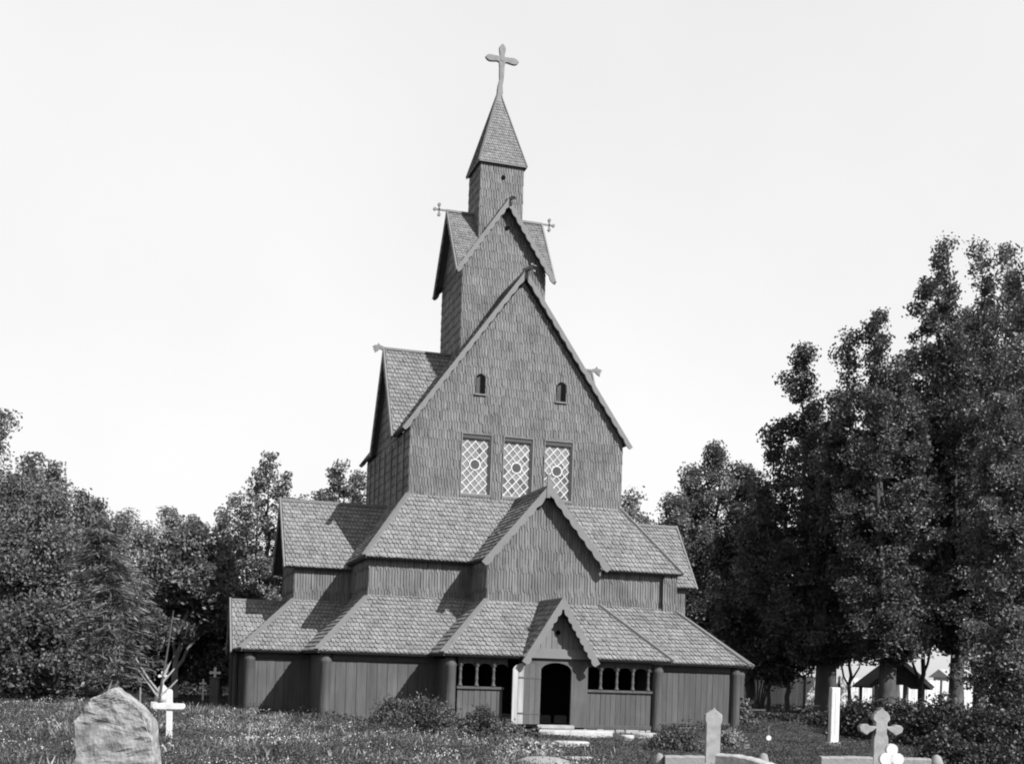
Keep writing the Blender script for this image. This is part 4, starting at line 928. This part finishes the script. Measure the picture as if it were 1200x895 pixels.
T('leaning tree with an exposed forked trunk behind the draped monument', 228, 56, 605, 46, [(0, 0, 1, 1), (-1.0, .3, .9, .8), (1.2, 0, .9, .9)], 40, 'leaf_mid', 'broadleaf_tree', tr=.16, clumps=300, per=90, lo=.36, csize=.5, basepx=205, barkm='palebark')
T('dark shrubby tree right beside the left end of the church', 262, 58, 668, 40, [(0, 0, 1, 1), (-1.0, .3, .9, .8), (1.2, 0, .9, .9)], 41, 'leaf_dark', 'broadleaf_tree', tr=.14, clumps=280, per=130, lo=.08, leaf=.12, csize=.5)
T('dark shrubby tree behind the small distant crosses', 190, 60, 680, 48, [(0, 0, 1, 1), (-1.0, .3, .9, .8), (1.2, 0, .9, .9)], 42, 'leaf_dark', 'broadleaf_tree', tr=.14, clumps=320, per=95, lo=.05, csize=.6)
T('dark undergrowth tree behind the rough memorial slab', 140, 52, 690, 50, [(0, 0, 1, 1), (-1.0, .3, .9, .8), (1.2, 0, .9, .9)], 43, 'leaf_dark', 'broadleaf_tree', tr=.12, clumps=320, per=95, lo=.04, csize=.55)
T('dark undergrowth tree low at the left edge', 45, 41, 700, 62, [(0, 0, 1, 1), (-1.0, .3, .9, .8), (1.2, 0, .9, .9)], 44, 'leaf_dark', 'broadleaf_tree', tr=.12, clumps=340, per=95, lo=.03, leaf=.12, csize=.5)
# the swaying young tree beside the slab: slender, drooping layered sprays

def bare_sapling():
    D = 33; p = at(188, D); g0 = gz(p.x, p.y); k = D/F
    t = thing('pruned_sapling', 'bare pruned sapling with upswept antler-like branches behind the large white cross', 'tree', (p.x, p.y, g0), -yaw)
    def q(px, py): return Vector(((px-188)*k, 0, zat(px, py, D)-g0))
    mb = MB(); mb.tube([Vector((0, 0, -.1)), q(187, 845), q(188, 820), q(190, 800), q(193, 780), q(197, 750), q(201, 715)], [.05, .045, .04, .04, .03, .022, .01], 7)
    mb.build('trunk', M['bark'], t, smooth_=True)
    for pts in ([q(188, 812), q(174, 795), q(154, 766)], [q(187, 818), q(176, 803), q(160, 784)], [q(192, 792), q(197, 780), q(202, 768)], [q(190, 800), q(196, 793), q(203, 783)], [q(188, 815), q(199, 806), q(207, 796)], [q(188, 835), q(180, 829), q(173, 832)]):
        m2 = MB(); pts = [p_+Vector((0, (i-1)*.1, 0)) for i, p_ in enumerate(pts)]; pts[0].y = 0; m2.tube(pts, [.035, .03, .015], 6); m2.build('branch', M['palebark'], t, smooth_=True)
bare_sapling()
def stems_shrub():
    D = 60; p = at(888, D); g0 = gz(p.x, p.y); t = thing('many_stemmed_shrub', 'shrub with a fan of bare stems against the pale fence beside the church end', 'shrub', (p.x, p.y, g0), -yaw)
    mb = MB(); r_ = random.Random(3); P = []; nr = np.random.default_rng(3)
    for k in range(9):
        x = (k-4)*.16; h = r_.uniform(2.2, 3.0); mb.tube([(x*.3, 0, -.1), (x*.8, r_.uniform(-.2, .2), h*.5), (x*1.9, r_.uniform(-.4, .4), h)], [.05, .04, .02], 5)
        for j in range(4): P.append(nr.normal(size=(90, 3))*.35+np.array([x*2.2+r_.uniform(-.3, .3), r_.uniform(-.5, .5), h+r_.uniform(-.4, .9)]))
    mb.build('stems', M['bark'], t); newobj('foliage', quads_mesh('foliage', np.concatenate(P), .14, 3), t, M['leaf_dark'])
stems_shrub()

def bush(label, px, D, topy, w_, leafm, seed, leaf=.05, n=9000, name='bush', depth=.8, cone=False, spiky=0., group=None, cat='bush'):
    p = at(px, D); g0 = gz(p.x, p.y); H = max(.2, zat(px, topy, D)-g0); nr = np.random.default_rng(seed)
    t = thing(name, label, cat, (p.x, p.y, g0), -yaw, group)
    k = 46; cx = nr.uniform(-1, 1, (k, 2)); rr = np.linalg.norm(cx, axis=1); cx[rr > 1] /= rr[rr > 1, None]; rr = np.minimum(rr, 1)
    hh = (1-rr**(1.2 if cone else 2.4))*nr.uniform(.55, 1., k) if not cone else (1-rr)*nr.uniform(.6, 1, k)
    pts = []; mb = MB()
    for i in range(k):
        tip = np.array([cx[i, 0]*w_/2, cx[i, 1]*w_/2*depth, max(.12, hh[i])*H*.95]); m = n//k
        f = nr.uniform(.15, 1.0, (m, 1))**.7; pos = tip*f*np.array([1, 1, 1]); pos[:, :2] = tip[:2]*(f**.6)
        pts.append(pos+nr.normal(size=(m, 3))*np.array([.11, .11, .07])*w_*.55*(1 if not cone else .6))
        mb.tube([(0, 0, -.05), tuple(tip*np.array([.5, .5, .6])), tuple(tip*1.03)], [.014, .01, .004], 4, cap=False)
    C = np.concatenate(pts); C = C[C[:, 2] > .0]; C[:, 2] = np.minimum(C[:, 2], H*1.08)
    mb.build('stems', M['bark'], t); newobj('foliage', quads_mesh('foliage', C, leaf, seed, aspect=1.6, updown=spiky), t, M[leafm])
bush('large rounded dense bush in front of the gallery wall left of the porch', 490, 34.0, 808, 3.0, 'leaf_needle', 61, n=42000, spiky=1.)
bush('dark bush beside the corner column at the left end of the porch front', 562, 34.0, 822, 1.4, 'leaf_needle', 62, n=15000, spiky=1.)
bush('low straggly bush under the left gallery openings', 598, 33.5, 840, 1.15, 'leaf_mid', 63, n=9000)
bush('low dark bush at the left foot of the large rounded bush', 452, 33.0, 846, 1.5, 'leaf_needle', 64, n=9000)
bush('small dark conical evergreen below the open door leaf', 626, 30.5, 841, 1.0, 'leaf_needle', 65, leaf=.045, n=14000, cone=True, name='conical_shrub', cat='shrub')
bush('low pale mound of dry overhanging grass below the conical evergreen', 624, 27.0, 862, 1.45, 'drygrass', 66, leaf=.06, n=9000, name='grass_mound', cat='grass tuft')
bush('low dark bush in front of the gallery wall right of the porch', 797, 31.5, 851, 1.5, 'leaf_dark', 67, n=12000, spiky=1.)
bush('leafy weeds against the right corner column of the church', 872, 44, 815, 1.0, 'leaf_mid', 68, leaf=.09, n=2500, name='weed_clump', cat='weeds')
bush('leafy weeds behind the narrow onion-headed gravestone', 858, 33, 848, 1.0, 'leaf_pale', 69, leaf=.06, n=3000, name='weed_clump', cat='weeds')
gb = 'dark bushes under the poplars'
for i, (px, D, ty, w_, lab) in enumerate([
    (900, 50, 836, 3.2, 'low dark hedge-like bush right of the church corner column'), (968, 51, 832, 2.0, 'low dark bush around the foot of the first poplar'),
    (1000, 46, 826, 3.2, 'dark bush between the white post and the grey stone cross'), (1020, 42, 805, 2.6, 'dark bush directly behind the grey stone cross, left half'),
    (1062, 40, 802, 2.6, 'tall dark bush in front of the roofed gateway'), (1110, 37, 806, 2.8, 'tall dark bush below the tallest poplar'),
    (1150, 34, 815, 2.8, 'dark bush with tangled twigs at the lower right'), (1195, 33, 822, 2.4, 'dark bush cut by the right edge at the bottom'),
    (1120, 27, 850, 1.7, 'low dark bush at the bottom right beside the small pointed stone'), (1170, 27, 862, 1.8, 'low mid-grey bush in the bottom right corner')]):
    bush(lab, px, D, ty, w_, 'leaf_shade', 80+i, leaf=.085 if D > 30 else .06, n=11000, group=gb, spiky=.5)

# grass as one stuff object, flowers as another
def blades(name, label, m, X, Y, Hh, Wd, seed, lean=.35):
    r_ = np.random.default_rng(seed); n = len(X)
    Z = np.array([gz(a, b) for a, b in zip(X, Y)])-.03
    az = r_.uniform(0, 2*np.pi, n); ln = Hh*r_.uniform(.0, lean*2, n); a2 = r_.uniform(0, 2*np.pi, n)
    V = np.empty((n, 4, 3), np.float32)
    wx, wy = np.cos(az)*Wd/2, np.sin(az)*Wd/2; lx, ly = np.cos(a2)*ln, np.sin(a2)*ln
    V[:, 0] = np.stack([X-wx, Y-wy, Z], 1); V[:, 1] = np.stack([X+wx, Y+wy, Z], 1)
    V[:, 2] = np.stack([X+wx*.8+lx*.35, Y+wy*.8+ly*.35, Z+Hh*.6], 1); V[:, 3] = np.stack([X+lx, Y+ly, Z+Hh], 1)
    me = bpy.data.meshes.new(name); me.vertices.add(n*4); me.vertices.foreach_set('co', V.ravel())
    me.loops.add(n*4); me.loops.foreach_set('vertex_index', np.arange(n*4, dtype=np.int32)); me.polygons.add(n)
    me.polygons.foreach_set('loop_start', np.arange(0, n*4, 4, dtype=np.int32)); me.update(); me.validate()
    newobj(name, me, m=M[m], kind='stuff', label=label, cat=None)
def inside_church(X, Y, m=.0):
    a = (np.abs(X) < WA_+m) & (np.abs(Y) < WD_+m); b = (np.abs(X) < 9.05+m) & (np.abs(Y-YL) < 3.5+m); c = (np.abs(X) < 3.5+m) & (Y > -9.15-m) & (Y < 0)
    d = (X > -1.0) & (X < 1.6) & (Y > -10.35) & (Y < 0)
    cr = at(200.5, 28.2); e = ((X-cr.x)**2+(Y-cr.y)**2 < 1.1)        # trodden round the white cross
    return a | b | c | d | e
def field(n, x0, x1, y0, y1, seed, dens=None):
    r_ = np.random.default_rng(seed); X = r_.uniform(x0, x1, n); Y = r_.uniform(y0, y1, n); k = ~inside_church(X, Y)
    return X[k], Y[k], r_
def pn(X, Y, s, ph=0): return np.sin(X*s+ph)*np.sin(Y*s*1.3+ph*2)+.6*np.sin(X*s*2.3+1+ph)*np.sin(Y*s*1.9+2)
X, Y, r_ = field(820000, -34, 26, -27, 14, 1)
left_ = 1/(1+np.exp((X+9.5+.3*(Y+15))/1.6))
cl = np.clip(.55+.45*pn(X, Y, 1.1), .12, 1.2)
Hh = (.09+.08*left_)*cl*r_.uniform(.4, 1.6, len(X))*(1+.5*np.clip(pn(X, Y, .55, 3), 0, 1)); Hh[(X > -2.2) & (X < 4) & (Y < -9) & (Y > -18)] *= .5
blades('grass', 'uneven churchyard grass', 'grass', X, Y, Hh, .009+.007*r_.random(len(X)), 2, .5)
# dry stalks and umbels on the left meadow
X, Y, r_ = field(42000, -30, -1, -27, 0, 5); k = (pn(X, Y, .6, 2) > -.2) & (X < -4.5-.4*(Y+18)*0+r_.normal(0, 1.5, len(X))); X, Y = X[k], Y[k]
blades('dry_stalks', 'pale dry stalks among the meadow grass', 'drygrass', X, Y, r_.uniform(.10, .30, len(X)), .007+0*X, 6, .25)
nf = 3200; c0 = r_.uniform([-25, -26], [-4, -6], (nf, 2)); c0 = c0[~inside_church(c0[:, 0], c0[:, 1], .1)]; c0 = c0[(pn(c0[:, 0], c0[:, 1], .9, 1) > .25)]
P = []
for x, y in c0:
    z = gz(x, y)+r_.uniform(.12, .34); P.append(r_.normal(size=(9, 3))*np.array([.05, .05, .03])+np.array([x, y, z]))
newobj('wildflowers', quads_mesh('wildflowers', np.concatenate(P), .03, 9), m=M['flower'], kind='stuff', label='small white umbel flowers scattered through the meadow')
# broad weed leaves hugging the walls
X, Y, r_ = field(60000, -12, 10, -11.5, -3.2, 15)
k = inside_church(X, Y, .9) & ~inside_church(X, Y, .12) & ~((X > -2.4) & (X < 3.2)) ; X, Y = X[k], Y[k]
Z = np.array([gz(a, b) for a, b in zip(X, Y)])+r_.uniform(0, .34, len(X))*np.clip(.5+.5*pn(X, Y, 2.), .1, 1)
newobj('wall_weeds', quads_mesh('wall_weeds', np.stack([X, Y, Z], 1), .06, 10), m=M['grass'], kind='stuff', label='broad-leaved weeds along the foot of the walls')

# fuzzy low herbs over the meadow
X, Y, r_ = field(420000, -32, 24, -27, -3, 25)
ht = (.10+.16/(1+np.exp((X+6+.3*(Y+15))/1.8)))*np.clip(.6+.5*pn(X, Y, 1.5, .7)+.25*pn(X, Y, 4.1, 2), .1, 1.5)
Z = np.array([gz(a, b) for a, b in zip(X, Y)])+ht*r_.uniform(0, 1, len(X))
hc = [np.stack([X, Y, Z], 1)]
for i in range(150):
    x, y = r_.uniform(-27, -3.5), r_.uniform(-25, -8.5)
    if inside_church(x, y, .2): continue
    h = r_.uniform(.22, .5); q_ = r_.normal(size=(int(r_.uniform(180, 520)), 3))*np.array([.16, .16, .3*h]); q_[:, :2] *= r_.uniform(.6, 1.8); hc.append(q_+np.array([x, y, gz(x, y)+.5*h]))
newobj('herbs', quads_mesh('herbs', np.concatenate(hc), .032, 26, aspect=1.7), m=M['herb'], kind='stuff', label='fine low herbs and seed heads filling the meadow')
# far-off wood edge on the left
P = []; nr = np.random.default_rng(77)
for i in range(170):
    px = -160+i*2.9; D = 84+nr.uniform(-4, 4); p = at(px, D); h = nr.uniform(2.5, 6.5)
    P.append(np.clip(nr.normal(size=(420, 3)), -1.8, 1.8)*np.array([.9, .9, h*.3])+np.array([p.x, p.y, h*.5]))
C = np.concatenate(P); C = C[C[:, 2] > 0]
newobj('undergrowth', quads_mesh('undergrowth', C, .24, 78), m=M['leaf_dark'], kind='stuff', label='dark undergrowth at the far edge of the wood on the left')
# the young tree that bends over the slab: sprays of long narrow leaves, widest near the top
def spray_tree():
    D = 16.5; p = at(134, D); g0 = gz(p.x, p.y); k = D/F
    t = thing('young_tree', 'slender young tree with layered drooping sprays, bending over the rough memorial slab', 'tree', (p.x, p.y, g0), -yaw)
    r_ = random.Random(50); nr = np.random.default_rng(50)
    q = lambda px, py: Vector(((px-134)*k, 0, zat(134, py, D)-g0))
    stem = [Vector((0, 0, -.1)), q(136, 860), q(138, 800), q(132, 740), q(122, 680), q(108, 625)]
    mb = MB(); mb.tube(stem, [.03, .028, .024, .018, .012, .005], 7)
    C = []; A = []
    for i in range(150):
        f = r_.uniform(.0, 1)**.75; py = 812-f*195; fi = (f*3.1)+1.9; j = min(4, int(fi)); b = stem[j].lerp(stem[min(5, j+1)], fi-j)
        L = (.10+.52*math.sin(math.pi*min(1, .12+f*.72)))*r_.uniform(.5, 1.1); az = r_.uniform(0, 2*math.pi); d = Vector((math.cos(az), math.sin(az)*.7, 0))
        pts = [b, b+d*L*.45+Vector((0, 0, .10*L)), b+d*L*.8+Vector((0, 0, .02)), b+d*L+Vector((0, 0, -.22*L))]
        mb.tube(pts, [.007, .005, .004, .002], 4, cap=False)
        for s_ in range(26):
            g = r_.uniform(.15, 1); u = g*3; jj = min(2, int(u)); c = pts[jj].lerp(pts[jj+1], u-jj); C.append(np.array(c)+nr.normal(size=3)*np.array([.045, .045, .02])); A.append((d.x+r_.uniform(-.6, .6), d.y+r_.uniform(-.6, .6), -.25+r_.uniform(-.2, .2)))
    mb.build('trunk', M['bark'], t, smooth_=True)
    C = np.array(C); A = np.array(A); A /= np.linalg.norm(A, axis=1, keepdims=True); n = len(C)
    B = nr.normal(size=(n, 3))*.4+np.array([0, 0, 0]); B = np.cross(A, np.array([0, 0, 1])+B); B /= np.linalg.norm(B, axis=1, keepdims=True)
    s_ = nr.uniform(.05, .10, (n, 1)); V = np.empty((n, 4, 3), np.float32); V[:, 0] = C-A*s_; V[:, 1] = C+B*.010; V[:, 2] = C+A*s_; V[:, 3] = C-B*.010
    me = bpy.data.meshes.new('crown'); me.vertices.add(n*4); me.vertices.foreach_set('co', V.ravel()); me.loops.add(n*4); me.loops.foreach_set('vertex_index', np.arange(n*4, dtype=np.int32))
    me.polygons.add(n); me.polygons.foreach_set('loop_start', np.arange(0, n*4, 4, dtype=np.int32)); me.update(); me.validate()
    newobj('crown', me, t, M['leaf_silver'])
spray_tree()

X, Y, r_ = field(90000, -60, 60, 13, 75, 31)
Z = np.array([gz(a, b) for a, b in zip(X, Y)])+r_.uniform(0, .4, len(X))*np.clip(.5+.5*pn(X, Y, .8), .1, 1)
newobj('rough_grass', quads_mesh('rough_grass', np.stack([X, Y, Z], 1), .11, 32), m=M['herb'], kind='stuff', label='rough unmown growth behind the church')
